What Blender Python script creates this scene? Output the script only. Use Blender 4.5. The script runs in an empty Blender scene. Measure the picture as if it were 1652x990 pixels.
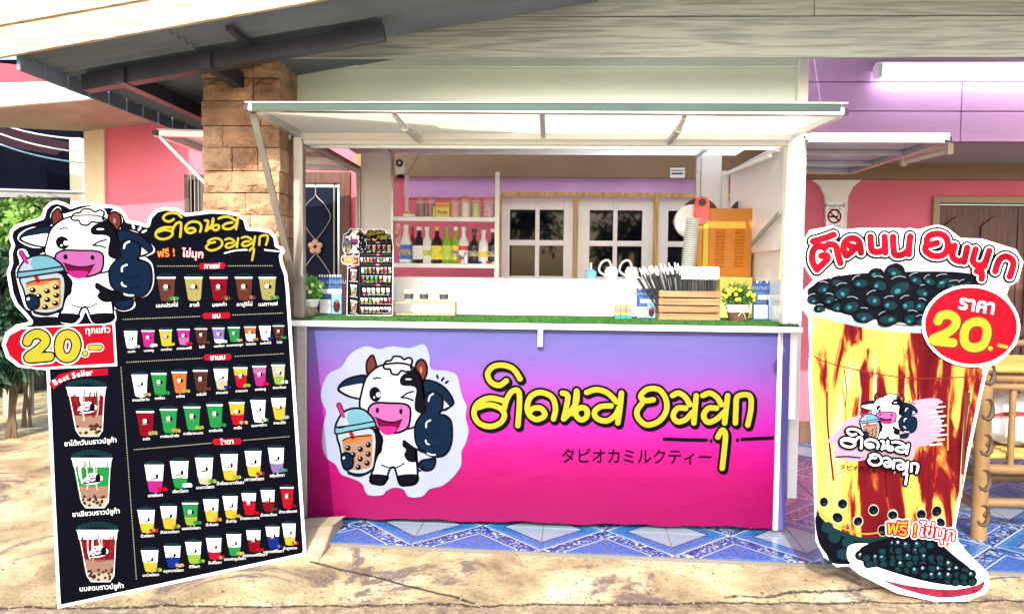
import bpy, math, random
import numpy as np
from mathutils import Matrix, Vector, Euler, geometry
random.seed(7)
R = math.radians
S = bpy.context.scene
C = S.collection

# ---------------------------------------------------------------- camera
EYE = 1.32
FPX, PW, PH = 1200.0, 1652.0, 990.0
cam = bpy.data.cameras.new('camera')
camo = bpy.data.objects.new('camera', cam); C.objects.link(camo)
cam.sensor_width = 36.0
cam.lens = 36.0 * FPX / PW
cam.clip_start = 0.05; cam.clip_end = 2000
CAM_M = Euler((0, 0, R(2.24))).to_matrix() @ Euler((R(90 - 2.72), 0, 0)).to_matrix() @ Euler((0, 0, R(0.6))).to_matrix()
camo.matrix_world = Matrix.Translation((0, 0, EYE)) @ CAM_M.to_4x4()
S.camera = camo
S.render.resolution_x = 1024; S.render.resolution_y = 613
# ---------------------------------------------------------------- world, sun, exposure
SUN_EL, SUN_AZ = 34.0, 187.0            # azimuth clockwise from +Y
w = bpy.data.worlds.new('World'); S.world = w; w.use_nodes = True
nt = w.node_tree; nt.nodes.clear()
sky = nt.nodes.new('ShaderNodeTexSky'); sky.sky_type = 'NISHITA'; sky.sun_disc = False
sky.sun_elevation = R(SUN_EL); sky.sun_rotation = R(SUN_AZ); sky.dust_density = 2.5; sky.ozone_density = 0.6
bg = nt.nodes.new('ShaderNodeBackground'); bg.inputs[1].default_value = 0.15
ow = nt.nodes.new('ShaderNodeOutputWorld')
nt.links.new(sky.outputs[0], bg.inputs[0]); nt.links.new(bg.outputs[0], ow.inputs[0])
sl = bpy.data.lights.new('sun', 'SUN'); sl.energy = 2.1; sl.angle = R(0.6); sl.color = (1.0, 0.93, 0.80)
so = bpy.data.objects.new('sun', sl); C.objects.link(so)
sd = Vector((math.sin(R(SUN_AZ)) * math.cos(R(SUN_EL)), math.cos(R(SUN_AZ)) * math.cos(R(SUN_EL)), math.sin(R(SUN_EL))))
so.rotation_euler = sd.to_track_quat('Z', 'Y').to_euler(); so.location = (3, -4, 8)
S.view_settings.view_transform = 'Standard'; S.view_settings.look = 'None'
S.view_settings.exposure = 1.6; S.view_settings.gamma = 1.0
S.cycles.max_bounces = 8; S.cycles.diffuse_bounces = 5

# ---------------------------------------------------------------- projection helpers
CO = np.array([0, 0, EYE]); CM = np.array(CAM_M)
def rays(px, py):
    px = np.asarray(px, float); py = np.asarray(py, float)
    d = np.stack([(px - PW / 2) / FPX, -(py - PH / 2) / FPX, -np.ones_like(px)], -1)
    return d @ CM.T
def P(px, py, Y):
    d = rays(px, py); return Vector(CO + d * (Y / d[1]))
def G(px, py, z=0.0):
    d = rays(px, py); return Vector(CO + d * ((z - EYE) / d[2]))
def PX(px, py, X):
    d = rays(px, py); return Vector(CO + d * (X / d[0]))
class Plane:
    def __init__(s, O, u, v):
        s.O = Vector(O); s.u = Vector(u).normalized(); s.v = Vector(v).normalized(); s.n = s.u.cross(s.v).normalized()
        s.M = Matrix((s.u, s.v, s.n)).transposed().to_4x4(); s.M.translation = s.O
    def px(s, xs, ys, off=0.0):
        d = rays(xs, ys); n = np.array(s.n); O = np.array(s.O)
        t = ((O - CO) @ n) / (d @ n)
        return CO + d * t[..., None] + n * np.asarray(off)[..., None]
    def pt(s, x, y, off=0.0): return Vector(s.px(np.array([x]), np.array([y]), np.array([off]))[0])

# ---------------------------------------------------------------- materials
MATS = {}
def mat(name, col, rough=0.5, metal=0.0, var=0.08, scale=6.0, bump=0.0, bscale=60.0, emit=0.0, alpha=1.0, trans=0.0, spec=0.5, coat=0.0, stretch=None, detail=5):
    if name in MATS: return MATS[name]
    if name.startswith('ink_') or name.startswith('printed'): spec = .03
    m = bpy.data.materials.new(name); m.use_nodes = True; n = m.node_tree.nodes; l = m.node_tree.links
    b = n['Principled BSDF']
    b.inputs['Roughness'].default_value = rough; b.inputs['Metallic'].default_value = metal
    b.inputs['Specular IOR Level'].default_value = spec; b.inputs['Coat Weight'].default_value = coat
    tc = n.new('ShaderNodeTexCoord'); src = tc.outputs['Object']
    if stretch:
        mp = n.new('ShaderNodeMapping'); mp.inputs['Scale'].default_value = stretch; l.new(src, mp.inputs[0]); src = mp.outputs[0]
    nz = n.new('ShaderNodeTexNoise'); nz.inputs['Scale'].default_value = scale; nz.inputs['Detail'].default_value = detail; l.new(src, nz.inputs['Vector'])
    rp = n.new('ShaderNodeValToRGB'); e = rp.color_ramp.elements
    e[0].position = 0.3; e[1].position = 0.7
    lo = [max(0, c * (1 - var)) for c in col]; hi = [min(1, c * (1 + var * 0.7)) for c in col]
    e[0].color = (*lo, 1); e[1].color = (*hi, 1)
    l.new(nz.outputs[0], rp.inputs[0]); l.new(rp.outputs[0], b.inputs['Base Color'])
    if bump:
        n2 = n.new('ShaderNodeTexNoise'); n2.inputs['Scale'].default_value = bscale; n2.inputs['Detail'].default_value = 4; l.new(src, n2.inputs['Vector'])
        bp = n.new('ShaderNodeBump'); bp.inputs['Strength'].default_value = bump; bp.inputs['Distance'].default_value = 0.01
        l.new(n2.outputs[0], bp.inputs['Height']); l.new(bp.outputs[0], b.inputs['Normal'])
    if emit: b.inputs['Emission Color'].default_value = (*col, 1); b.inputs['Emission Strength'].default_value = emit
    if alpha < 1: b.inputs['Alpha'].default_value = alpha
    if trans: b.inputs['Transmission Weight'].default_value = trans
    MATS[name] = m; return m
def ramp_of(m):
    return [x for x in m.node_tree.nodes if x.type == 'VALTORGB'][0]
def woodgrain(name, c0, c1, axis='X', rough=0.7, scale=1.0, bump=0.5):
    m = mat(name, c0, rough); n = m.node_tree.nodes; l = m.node_tree.links
    b = n['Principled BSDF']; tc = [x for x in n if x.type == 'TEX_COORD'][0]
    mp = n.new('ShaderNodeMapping'); mp.inputs['Scale'].default_value = {'X': (0.5, 9, 11), 'Z': (10, 10, 0.6)}[axis]
    l.new(tc.outputs['Object'], mp.inputs[0])
    nz = n.new('ShaderNodeTexNoise'); nz.inputs['Scale'].default_value = 1.3 * scale; nz.inputs['Detail'].default_value = 2; l.new(mp.outputs[0], nz.inputs['Vector'])
    mu = n.new('ShaderNodeMath'); mu.operation = 'MULTIPLY'; mu.inputs[1].default_value = 46; l.new(nz.outputs[0], mu.inputs[0])
    sn = n.new('ShaderNodeMath'); sn.operation = 'SINE'; l.new(mu.outputs[0], sn.inputs[0])
    f = n.new('ShaderNodeTexNoise'); f.inputs['Scale'].default_value = 9; f.inputs['Detail'].default_value = 6; l.new(mp.outputs[0], f.inputs['Vector'])
    mr = n.new('ShaderNodeMath'); mr.operation = 'MULTIPLY_ADD'; mr.inputs[1].default_value = 0.16; l.new(sn.outputs[0], mr.inputs[0]); l.new(f.outputs[0], mr.inputs[2])
    rp = ramp_of(m); rp.color_ramp.elements[0].position = 0.22; rp.color_ramp.elements[1].position = 0.62
    rp.color_ramp.elements[0].color = (*c1, 1); rp.color_ramp.elements[1].color = (*c0, 1); l.new(mr.outputs[0], rp.inputs[0])
    bp = n.new('ShaderNodeBump'); bp.inputs['Strength'].default_value = bump; bp.inputs['Distance'].default_value = 0.006
    l.new(mr.outputs[0], bp.inputs['Height']); l.new(bp.outputs[0], b.inputs['Normal'])
    return m
WHITE = mat('white_paint', (.88, .88, .87), 0.35, var=0.05, scale=2.5, bump=0.06, bscale=25)
WHITE2 = mat('white_laminate', (.88, .88, .88), 0.25, var=0.03, scale=1.5)
ALU = mat('aluminium', (0.62, 0.63, 0.63), 0.28, metal=0.85, var=0.12, scale=8, stretch=(1, 1, 8))
ALUD = mat('dull_aluminium', (0.33, 0.31, 0.28), 0.4, metal=0.6, var=0.25, scale=5)
BLACK = mat('black_plastic', (0.012, 0.012, 0.014), 0.35)
PINK = mat('pink_wall', (0.68, 0.14, 0.20), 0.75, var=0.17, scale=1.1, bump=0.2, bscale=70, detail=10)
LILAC = mat('lilac_planks', (0.66, 0.38, 0.70), 0.5, var=0.16, scale=1.2, bump=0.2, bscale=30, stretch=(0.3, 1, 5))
BROWNB = mat('brown_band', (0.24, 0.155, 0.085), 0.65, var=0.12, scale=2, bump=0.1)
CEIL = mat('grey_ceiling', (0.34, 0.31, 0.28), 0.7, var=0.08, scale=1.5)
CREAM = mat('cream_wall', (0.72, 0.58, 0.40), 0.75, var=0.12, scale=4, bump=0.15)
GLASSD = mat('dark_window_glass', (0.003, 0.005, 0.009), 0.03, var=0.6, scale=4, spec=0.25)
DOORW = woodgrain('brown_door_wood', (0.12, 0.04, 0.028), (0.06, 0.02, 0.014), 'Z', 0.45)
YWOOD = woodgrain('yellow_wood', (0.62, 0.42, 0.14), (0.42, 0.26, 0.08), 'Z', 0.5)
FASC = woodgrain('grey_fascia_wood', (.34, .36, .32), (.20, .215, .19), 'X', 0.55, 1.0, 0.8)
BARGE = woodgrain('cream_barge_wood', (0.56, 0.48, 0.35), (0.34, 0.27, 0.18), 'X', 0.6, 1.2, 0.9)
STEEL = mat('blue_grey_steel', (0.030, 0.034, 0.055), 0.45, metal=0.2, var=0.3)
SHEET = mat('fibre_cement_sheet', (0.13, 0.16, 0.20), 0.7, var=0.25, scale=3)

def translucent(name, col, f):
    m = mat(name, col, .5); n = m.node_tree.nodes; l = m.node_tree.links; t = n.new('ShaderNodeBsdfTranslucent'); t.inputs[0].default_value = (*col, 1)
    mx = n.new('ShaderNodeMixShader'); mx.inputs[0].default_value = f; l.new(n['Principled BSDF'].outputs[0], mx.inputs[1]); l.new(t.outputs[0], mx.inputs[2])
    l.new(mx.outputs[0], [q for q in n if q.type == 'OUTPUT_MATERIAL'][0].inputs[0]); return m
# ---------------------------------------------------------------- objects
def tag(o, label=None, cat=None, group=None, kind=None):
    if label: o['label'] = label
    if cat: o['category'] = cat
    if group: o['group'] = group
    if kind: o['kind'] = kind
    return o
def wm(o):
    m = o.matrix_basis.copy()
    while o.parent: o = o.parent; m = o.matrix_basis @ m
    return m
def thing(name, label, cat, loc=(0, 0, 0), group=None, M=None, kind=None):
    o = bpy.data.objects.new(name, None); C.objects.link(o); o.empty_display_size = 0.1
    if M is not None: o.matrix_basis = M
    else: o.location = loc
    return tag(o, label, cat, group, kind)
class MB:
    def __init__(s): s.v = []; s.f = []; s.m = []; s.mats = []; s.cur = 0; s.smooth = []
    def use(s, m):
        if m not in s.mats: s.mats.append(m)
        s.cur = s.mats.index(m); return s
    def add(s, vs, fs, smooth=False):
        k = len(s.v); s.v += [tuple(v) for v in vs]
        for f in fs: s.f.append(tuple(i + k for i in f)); s.m.append(s.cur); s.smooth.append(smooth)
        return s
    def box(s, a, b):
        x0, x1 = sorted((a[0], b[0])); y0, y1 = sorted((a[1], b[1])); z0, z1 = sorted((a[2], b[2]))
        return s.add([(x0, y0, z0), (x1, y0, z0), (x1, y1, z0), (x0, y1, z0), (x0, y0, z1), (x1, y0, z1), (x1, y1, z1), (x0, y1, z1)],
                     [(0, 3, 2, 1), (4, 5, 6, 7), (0, 1, 5, 4), (1, 2, 6, 5), (2, 3, 7, 6), (3, 0, 4, 7)])
    def beam(s, p, q, wd, ht, up=(0, 0, 1)):
        p = Vector(p); q = Vector(q); d = (q - p).normalized(); up = Vector(up)
        sd_ = d.cross(up)
        if sd_.length < 1e-4: sd_ = d.cross(Vector((0, 1, 0)))
        sd_.normalize(); u = sd_.cross(d).normalized(); a = sd_ * wd / 2; b = u * ht / 2
        vs = [p - a - b, p + a - b, p + a + b, p - a + b, q - a - b, q + a - b, q + a + b, q - a + b]
        return s.add(vs, [(0, 3, 2, 1), (4, 5, 6, 7), (0, 1, 5, 4), (1, 2, 6, 5), (2, 3, 7, 6), (3, 0, 4, 7)])
    def tube(s, pts, r, n=8, cap=True):
        pts = [Vector(p) for p in pts]; k = len(s.v); rs = r if isinstance(r, (list, tuple)) else [r] * len(pts)
        vs = []; fs = []; ref = None
        for i, p in enumerate(pts):
            d = (pts[min(i + 1, len(pts) - 1)] - pts[max(i - 1, 0)]).normalized()
            if ref is None: ref = d.orthogonal().normalized()
            ref = (ref - d * ref.dot(d)).normalized(); t = d.cross(ref)
            for j in range(n):
                a = 2 * math.pi * j / n; vs.append(p + (ref * math.cos(a) + t * math.sin(a)) * rs[i])
        for i in range(len(pts) - 1):
            for j in range(n):
                a = i * n + j; b = i * n + (j + 1) % n; fs.append((a, b, b + n, a + n))
        if cap: fs.append(tuple(range(n))[::-1]); fs.append(tuple(range(len(vs) - n, len(vs))))
        return s.add(vs, fs, True)
    def lathe(s, prof, c=(0, 0, 0), n=20, ax=None):
        vs = []; fs = []; c = Vector(c); q = Vector((0, 0, 1)).rotation_difference(Vector(ax)) if ax else None
        for r, z in prof:
            for j in range(n):
                a = 2 * math.pi * j / n; p = Vector((r * math.cos(a), r * math.sin(a), z))
                if q: p = q @ p
                vs.append(c + p)
        for i in range(len(prof) - 1):
            for j in range(n):
                a = i * n + j; b = i * n + (j + 1) % n; fs.append((a, b, b + n, a + n))
        fs.append(tuple(range(n))[::-1]); fs.append(tuple(range(len(vs) - n, len(vs))))
        return s.add(vs, fs, True)
    def prism(s, pts, vec):      # planar polygon (3d points) extruded by vec
        pts = [Vector(p) for p in pts]; vec = Vector(vec); n = len(pts)
        tr = geometry.tessellate_polygon([pts])
        nn = Vector((0, 0, 0))
        for i in range(n): nn += pts[i].cross(pts[(i + 1) % n])
        fs = []
        for t in tr:
            tn = (pts[t[1]] - pts[t[0]]).cross(pts[t[2]] - pts[t[0]])
            if tn.dot(vec) > 0: fs.append((t[2], t[1], t[0])); fs.append((t[0] + n, t[1] + n, t[2] + n))
            else: fs.append(tuple(t)); fs.append((t[2] + n, t[1] + n, t[0] + n))
        flip = nn.dot(vec) < 0
        for i in range(n):
            j = (i + 1) % n; q = (i, j, j + n, i + n); fs.append(q[::-1] if flip else q)
        return s.add(pts + [p + vec for p in pts], fs)
    def build(s, name, m=None, parent=None, bevel=0, local=False):
        me = bpy.data.meshes.new(name)
        vs = np.array(s.v, float) if s.v else np.zeros((0, 3))
        if parent is not None and not local:
            I = np.array(wm(parent).inverted()); vs = vs @ I[:3, :3].T + I[:3, 3]
        me.from_pydata(vs.tolist(), [], s.f)
        if m is not None and not s.mats: me.materials.append(m)
        for x in s.mats: me.materials.append(x)
        if s.mats: me.polygons.foreach_set('material_index', s.m)
        me.polygons.foreach_set('use_smooth', s.smooth); me.update()
        if s.smooth and any(s.smooth):
            try: me.set_sharp_from_angle(angle=R(40))
            except Exception: pass
        o = bpy.data.objects.new(name, me); C.objects.link(o)
        if parent is not None: o.parent = parent
        if bevel:
            b = o.modifiers.new('bevel', 'BEVEL'); b.width = bevel; b.segments = 2; b.limit_method = 'ANGLE'
        return o
def part_box(name, a, b, m, parent, bevel=0.003, label=None):
    o = MB().box(a, b).build(name, m, parent, bevel)
    if label: o['label'] = label
    return o
def dup(root, loc=None, label=None, M=None):
    r = root.copy(); C.objects.link(r)
    if M is not None: r.matrix_basis = M
    elif loc is not None: r.location = loc
    if label: r['label'] = label
    for ch in list(root.children):
        c = ch.copy(); C.objects.link(c); c.parent = r
        for g in ch.children:
            d = g.copy(); C.objects.link(d); d.parent = c
    return r

# ---------------------------------------------------------------- flat print: polygons, strokes and text laid on a plane
def cr(pts, closed=False, n=6):
    pts = [np.array(p, float) for p in pts]; out = []; L = len(pts)
    if L < 3: return [tuple(p) for p in pts]
    rng = range(L) if closed else range(L - 1)
    for i in rng:
        if closed: p0, p1, p2, p3 = pts[(i - 1) % L], pts[i], pts[(i + 1) % L], pts[(i + 2) % L]
        else: p0, p1, p2, p3 = pts[max(i - 1, 0)], pts[i], pts[i + 1], pts[min(i + 2, L - 1)]
        for k in range(n):
            t = k / n
            out.append(tuple(0.5 * ((2 * p1) + (-p0 + p2) * t + (2 * p0 - 5 * p1 + 4 * p2 - p3) * t * t + (-p0 + 3 * p1 - 3 * p2 + p3) * t ** 3)))
    if not closed: out.append(tuple(pts[-1]))
    return out
def seg_dist(X, Y, pts, closed):
    D = np.full(X.shape, 1e9); L = len(pts)
    for i in range(L if closed else L - 1):
        ax, ay = pts[i]; bx, by = pts[(i + 1) % L]; dx, dy = bx - ax, by - ay; q = dx * dx + dy * dy + 1e-12
        t = np.clip(((X - ax) * dx + (Y - ay) * dy) / q, 0, 1)
        D = np.minimum(D, (X - ax - t * dx) ** 2 + (Y - ay - t * dy) ** 2)
    return np.sqrt(D)
def inside(X, Y, pts):
    r = np.zeros(X.shape, bool); L = len(pts)
    for i in range(L):
        ax, ay = pts[i]; bx, by = pts[(i + 1) % L]
        if ay == by: continue
        c = ((ay > Y) != (by > Y)) & (X < (bx - ax) * (Y - ay) / (by - ay) + ax); r ^= c
    return r
def march(F, x0, y0, h):
    vs = []; fs = []; I = F < 0; ny, nx = F.shape
    A, B, Cc, D = I[:-1, :-1], I[:-1, 1:], I[1:, 1:], I[1:, :-1]
    full = A & B & Cc & D; anyc = (A | B | Cc | D) & ~full
    for j in range(ny - 1):
        row = full[j]
        if row.any():
            d = np.diff(np.concatenate([[0], row.astype(int), [0]])); st = np.where(d == 1)[0]; en = np.where(d == -1)[0]
            for a, b in zip(st, en):
                k = len(vs); X0, X1, Y0, Y1 = x0 + a * h, x0 + b * h, y0 + j * h, y0 + (j + 1) * h
                vs += [(X0, Y0), (X1, Y0), (X1, Y1), (X0, Y1)]; fs.append((k, k + 3, k + 2, k + 1))
    for j, i in zip(*np.where(anyc)):
        cs = [(i, j), (i + 1, j), (i + 1, j + 1), (i, j + 1)]; vals = [F[c[1], c[0]] for c in cs]; pg = []
        for k in range(4):
            a, b = cs[k], cs[(k + 1) % 4]; fa, fb = vals[k], vals[(k + 1) % 4]
            if fa < 0: pg.append((x0 + a[0] * h, y0 + a[1] * h))
            if (fa < 0) != (fb < 0):
                t = fa / (fa - fb); pg.append((x0 + (a[0] + (b[0] - a[0]) * t) * h, y0 + (a[1] + (b[1] - a[1]) * t) * h))
        if len(pg) >= 3:
            k = len(vs); vs += pg; fs.append(tuple(range(k, k + len(pg)))[::-1])
    return vs, fs
GLY = {}
def glyphs(s, off):
    k = (s, off)
    if k in GLY: return GLY[k]
    c = bpy.data.curves.new('tmp', 'FONT'); c.body = s; c.offset = off; c.resolution_u = 2
    o = bpy.data.objects.new('tmp', c); C.objects.link(o)
    dg = bpy.context.evaluated_depsgraph_get(); me = bpy.data.meshes.new_from_object(o.evaluated_get(dg))
    v = np.array([x.co[:2] for x in me.vertices]); f = [tuple(p.vertices) for p in me.polygons]
    bpy.data.objects.remove(o); bpy.data.curves.remove(c); bpy.data.meshes.remove(me)
    GLY[k] = (v, f); return GLY[k]
class Art:
    DZ = 0.0004
    def __init__(s, aff=None): s.V = []; s.Z = []; s.mb = MB(); s.aff = aff; s.n = 0; s.k = 1.0
    def tr(s, pts):
        if s.aff is None: return [tuple(p) for p in pts]
        a, b, c, d, e, f = s.aff
        return [(a * x + b * y + c, d * x + e * y + f) for x, y in pts]
    def sc(s):
        if s.aff is None: return 1.0
        a, b, c, d, e, f = s.aff; return math.sqrt(abs(a * e - b * d))
    def _add(s, v, f, col, z):
        s.mb.use(col); k = s.n
        for q in f: s.mb.f.append(tuple(i + k for i in q)); s.mb.m.append(s.mb.cur); s.mb.smooth.append(False)
        s.V += [tuple(p) for p in v]; s.Z += [z] * len(v); s.n += len(v)
    def poly(s, pts, col, z, smooth=True, n=5):
        p = s.tr(cr(pts, True, n) if smooth else pts)
        t = geometry.tessellate_polygon([[Vector((a, b, 0)) for a, b in p]]); f = []
        for a, b, c in t:
            A = (p[b][0] - p[a][0]) * (p[c][1] - p[a][1]) - (p[b][1] - p[a][1]) * (p[c][0] - p[a][0])
            f.append((a, c, b) if A > 0 else (a, b, c))
        s._add(p, f, col, z); return s
    def ell(s, cx, cy, rx, ry, col, z, ang=0, n=20):
        ca, sa = math.cos(R(ang)), math.sin(R(ang))
        pts = [(cx + rx * math.cos(t) * ca - ry * math.sin(t) * sa, cy + rx * math.cos(t) * sa + ry * math.sin(t) * ca) for t in [2 * math.pi * i / n for i in range(n)]]
        return s.poly(pts, col, z, False)
    def strokes(s, lines, r, col, z, closed=False, smooth=True, h=None, d=(0, 0), fill=None):
        k = s.sc(); r = r * k; h = h or min(0.9, max(0.3, r / 3.0))
        for ln in ([lines] if isinstance(lines[0][0], (int, float)) else [None]):
            pass
        L = [lines] if isinstance(lines[0][0], (int, float)) else lines
        L = [s.tr([(x + d[0], y + d[1]) for x, y in (cr(q, closed, 5) if smooth else q)]) for q in L]
        xs = [p[0] for q in L for p in q]; ys = [p[1] for q in L for p in q]; g = r + 2 * h
        x0, x1, y0, y1 = min(xs) - g, max(xs) + g, min(ys) - g, max(ys) + g
        gx = np.arange(x0, x1 + h, h); gy = np.arange(y0, y1 + h, h); X, Y = np.meshgrid(gx, gy); F = np.full(X.shape, 1e9)
        for q in L:
            bx0 = int(max(0, (min(p[0] for p in q) - g - x0) / h)); bx1 = int((max(p[0] for p in q) + g - x0) / h) + 2
            by0 = int(max(0, (min(p[1] for p in q) - g - y0) / h)); by1 = int((max(p[1] for p in q) + g - y0) / h) + 2
            sx, sy = X[by0:by1, bx0:bx1], Y[by0:by1, bx0:bx1]
            D = seg_dist(sx, sy, q, closed) - r
            if fill: D = np.where(inside(sx, sy, q), -np.abs(D) - 0.01 if fill is True else D, D)
            F[by0:by1, bx0:bx1] = np.minimum(F[by0:by1, bx0:bx1], D)
        v, f = march(F, x0, y0, h)
        s._add(v, f, col, z); return s
    def inset(s, pts, dist, col, z, h=1.0, smooth=False):
        q = s.tr(cr(pts, True, 5) if smooth else pts); xs = [p[0] for p in q]; ys = [p[1] for p in q]
        X, Y = np.meshgrid(np.arange(min(xs) - 3, max(xs) + 3, h), np.arange(min(ys) - 3, max(ys) + 3, h))
        D = seg_dist(X, Y, q, True); F = np.where(inside(X, Y, q), -D, D) + dist
        v, f = march(F, min(xs) - 3, min(ys) - 3, h); s._add(v, f, col, z); return s
    def text(s, t, cx, cy, size, col, z, off=0.0, ang=0.0, sx=1.0, shear=0.0):
        v, f = glyphs(t, off); w_ = (v[:, 0].max() + v[:, 0].min()) / 2
        x = (v[:, 0] - w_) * size * sx; y = -(v[:, 1]) * size
        ca, sa = math.cos(R(ang)), math.sin(R(ang)); X = cx + x * ca - y * sa + shear * y; Y = cy + x * sa + y * ca
        s._add(s.tr(list(zip(X, Y))), f, col, z); return s
    def build(s, name, plane, parent, z0=0.0008):
        a = np.array(s.V); off = np.array(s.Z) * s.DZ + z0
        s.mb.v = [tuple(p) for p in plane.px(a[:, 0], a[:, 1], off)]
        # make every face look out of the plane
        n = np.array(plane.n); vv = s.mb.v; out = []
        for q in s.mb.f:
            nn = np.zeros(3); p0 = np.array(vv[q[0]])
            for i in range(1, len(q) - 1):
                nn += np.cross(np.array(vv[q[i]]) - p0, np.array(vv[q[i + 1]]) - p0)
            out.append(q if nn @ n >= 0 else q[::-1])
        s.mb.f = out
        return s.mb.build(name, None, parent)
def ink(name, col, rough=0.42):
    c = [x * (.33 if max(col) - min(col) > .15 else 1.0) for x in col]
    return mat('ink_' + name, c, rough, var=0.05, scale=3, spec=.03)
I = dict(white=ink('white', (.80, .80, .82)), black=ink('black', (.002, .0016, .004)), navy=ink('navy', (.0022, .008, .024)), dark=ink('board_black', (.0016, .002, .005), .4),
         red=ink('red', (.74, .008, .03)), dred=ink('dark_red', (.36, .006, .02)), yel=ink('yellow', (.86, .72, .06)), pink=ink('pink', (.74, .20, .62)), mouth=ink('mouth', (.22, .004, .06)),
         mag=ink('magenta', (.72, .03, .38)), sky=ink('sky_blue', (.25, .60, .80)), brown=ink('brown', (.20, .055, .035)), tea=ink('milk_tea', (.56, .33, .24)), teay=ink('pale_tea', (.85, .68, .25)),
         ora=ink('orange', (.80, .25, .06)), grn=ink('green', (.03, .42, .10)), lime=ink('lime', (.42, .68, .06)), vio=ink('violet', (.38, .26, .72)), coc=ink('cocoa', (.045, .012, .010)),
         olive=ink('olive', (.20, .18, .06)), teal=ink('teal', (.003, .018, .024)), teal2=ink('teal_light', (.02, .12, .16)), blue=ink('blue', (.012, .04, .38)), cream=ink('cream', (.84, .78, .56)),
         dbr=ink('dark_brown', (.09, .02, .012)), shade=ink('shade_blue', (.42, .68, .78)), lsky=ink('pale_sky', (.62, .76, .90)), horn=ink('horn', (.24, .05, .035)), gold=ink('gold', (.78, .50, .08)), cocoa_red=ink('syrup_red', (.16, .006, .010)), milk=ink('milk', (.80, .74, .52)))

I['skywhite'] = mat('ink_sky_tint_white', (.27, .30, .38), .35, var=.05)  # white print with the bluish cast of the sky put into its colour

# ================================================================ SETTING
YW, YF, YB = 5.9, 3.8, 5.04
GZ = -0.02
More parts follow.
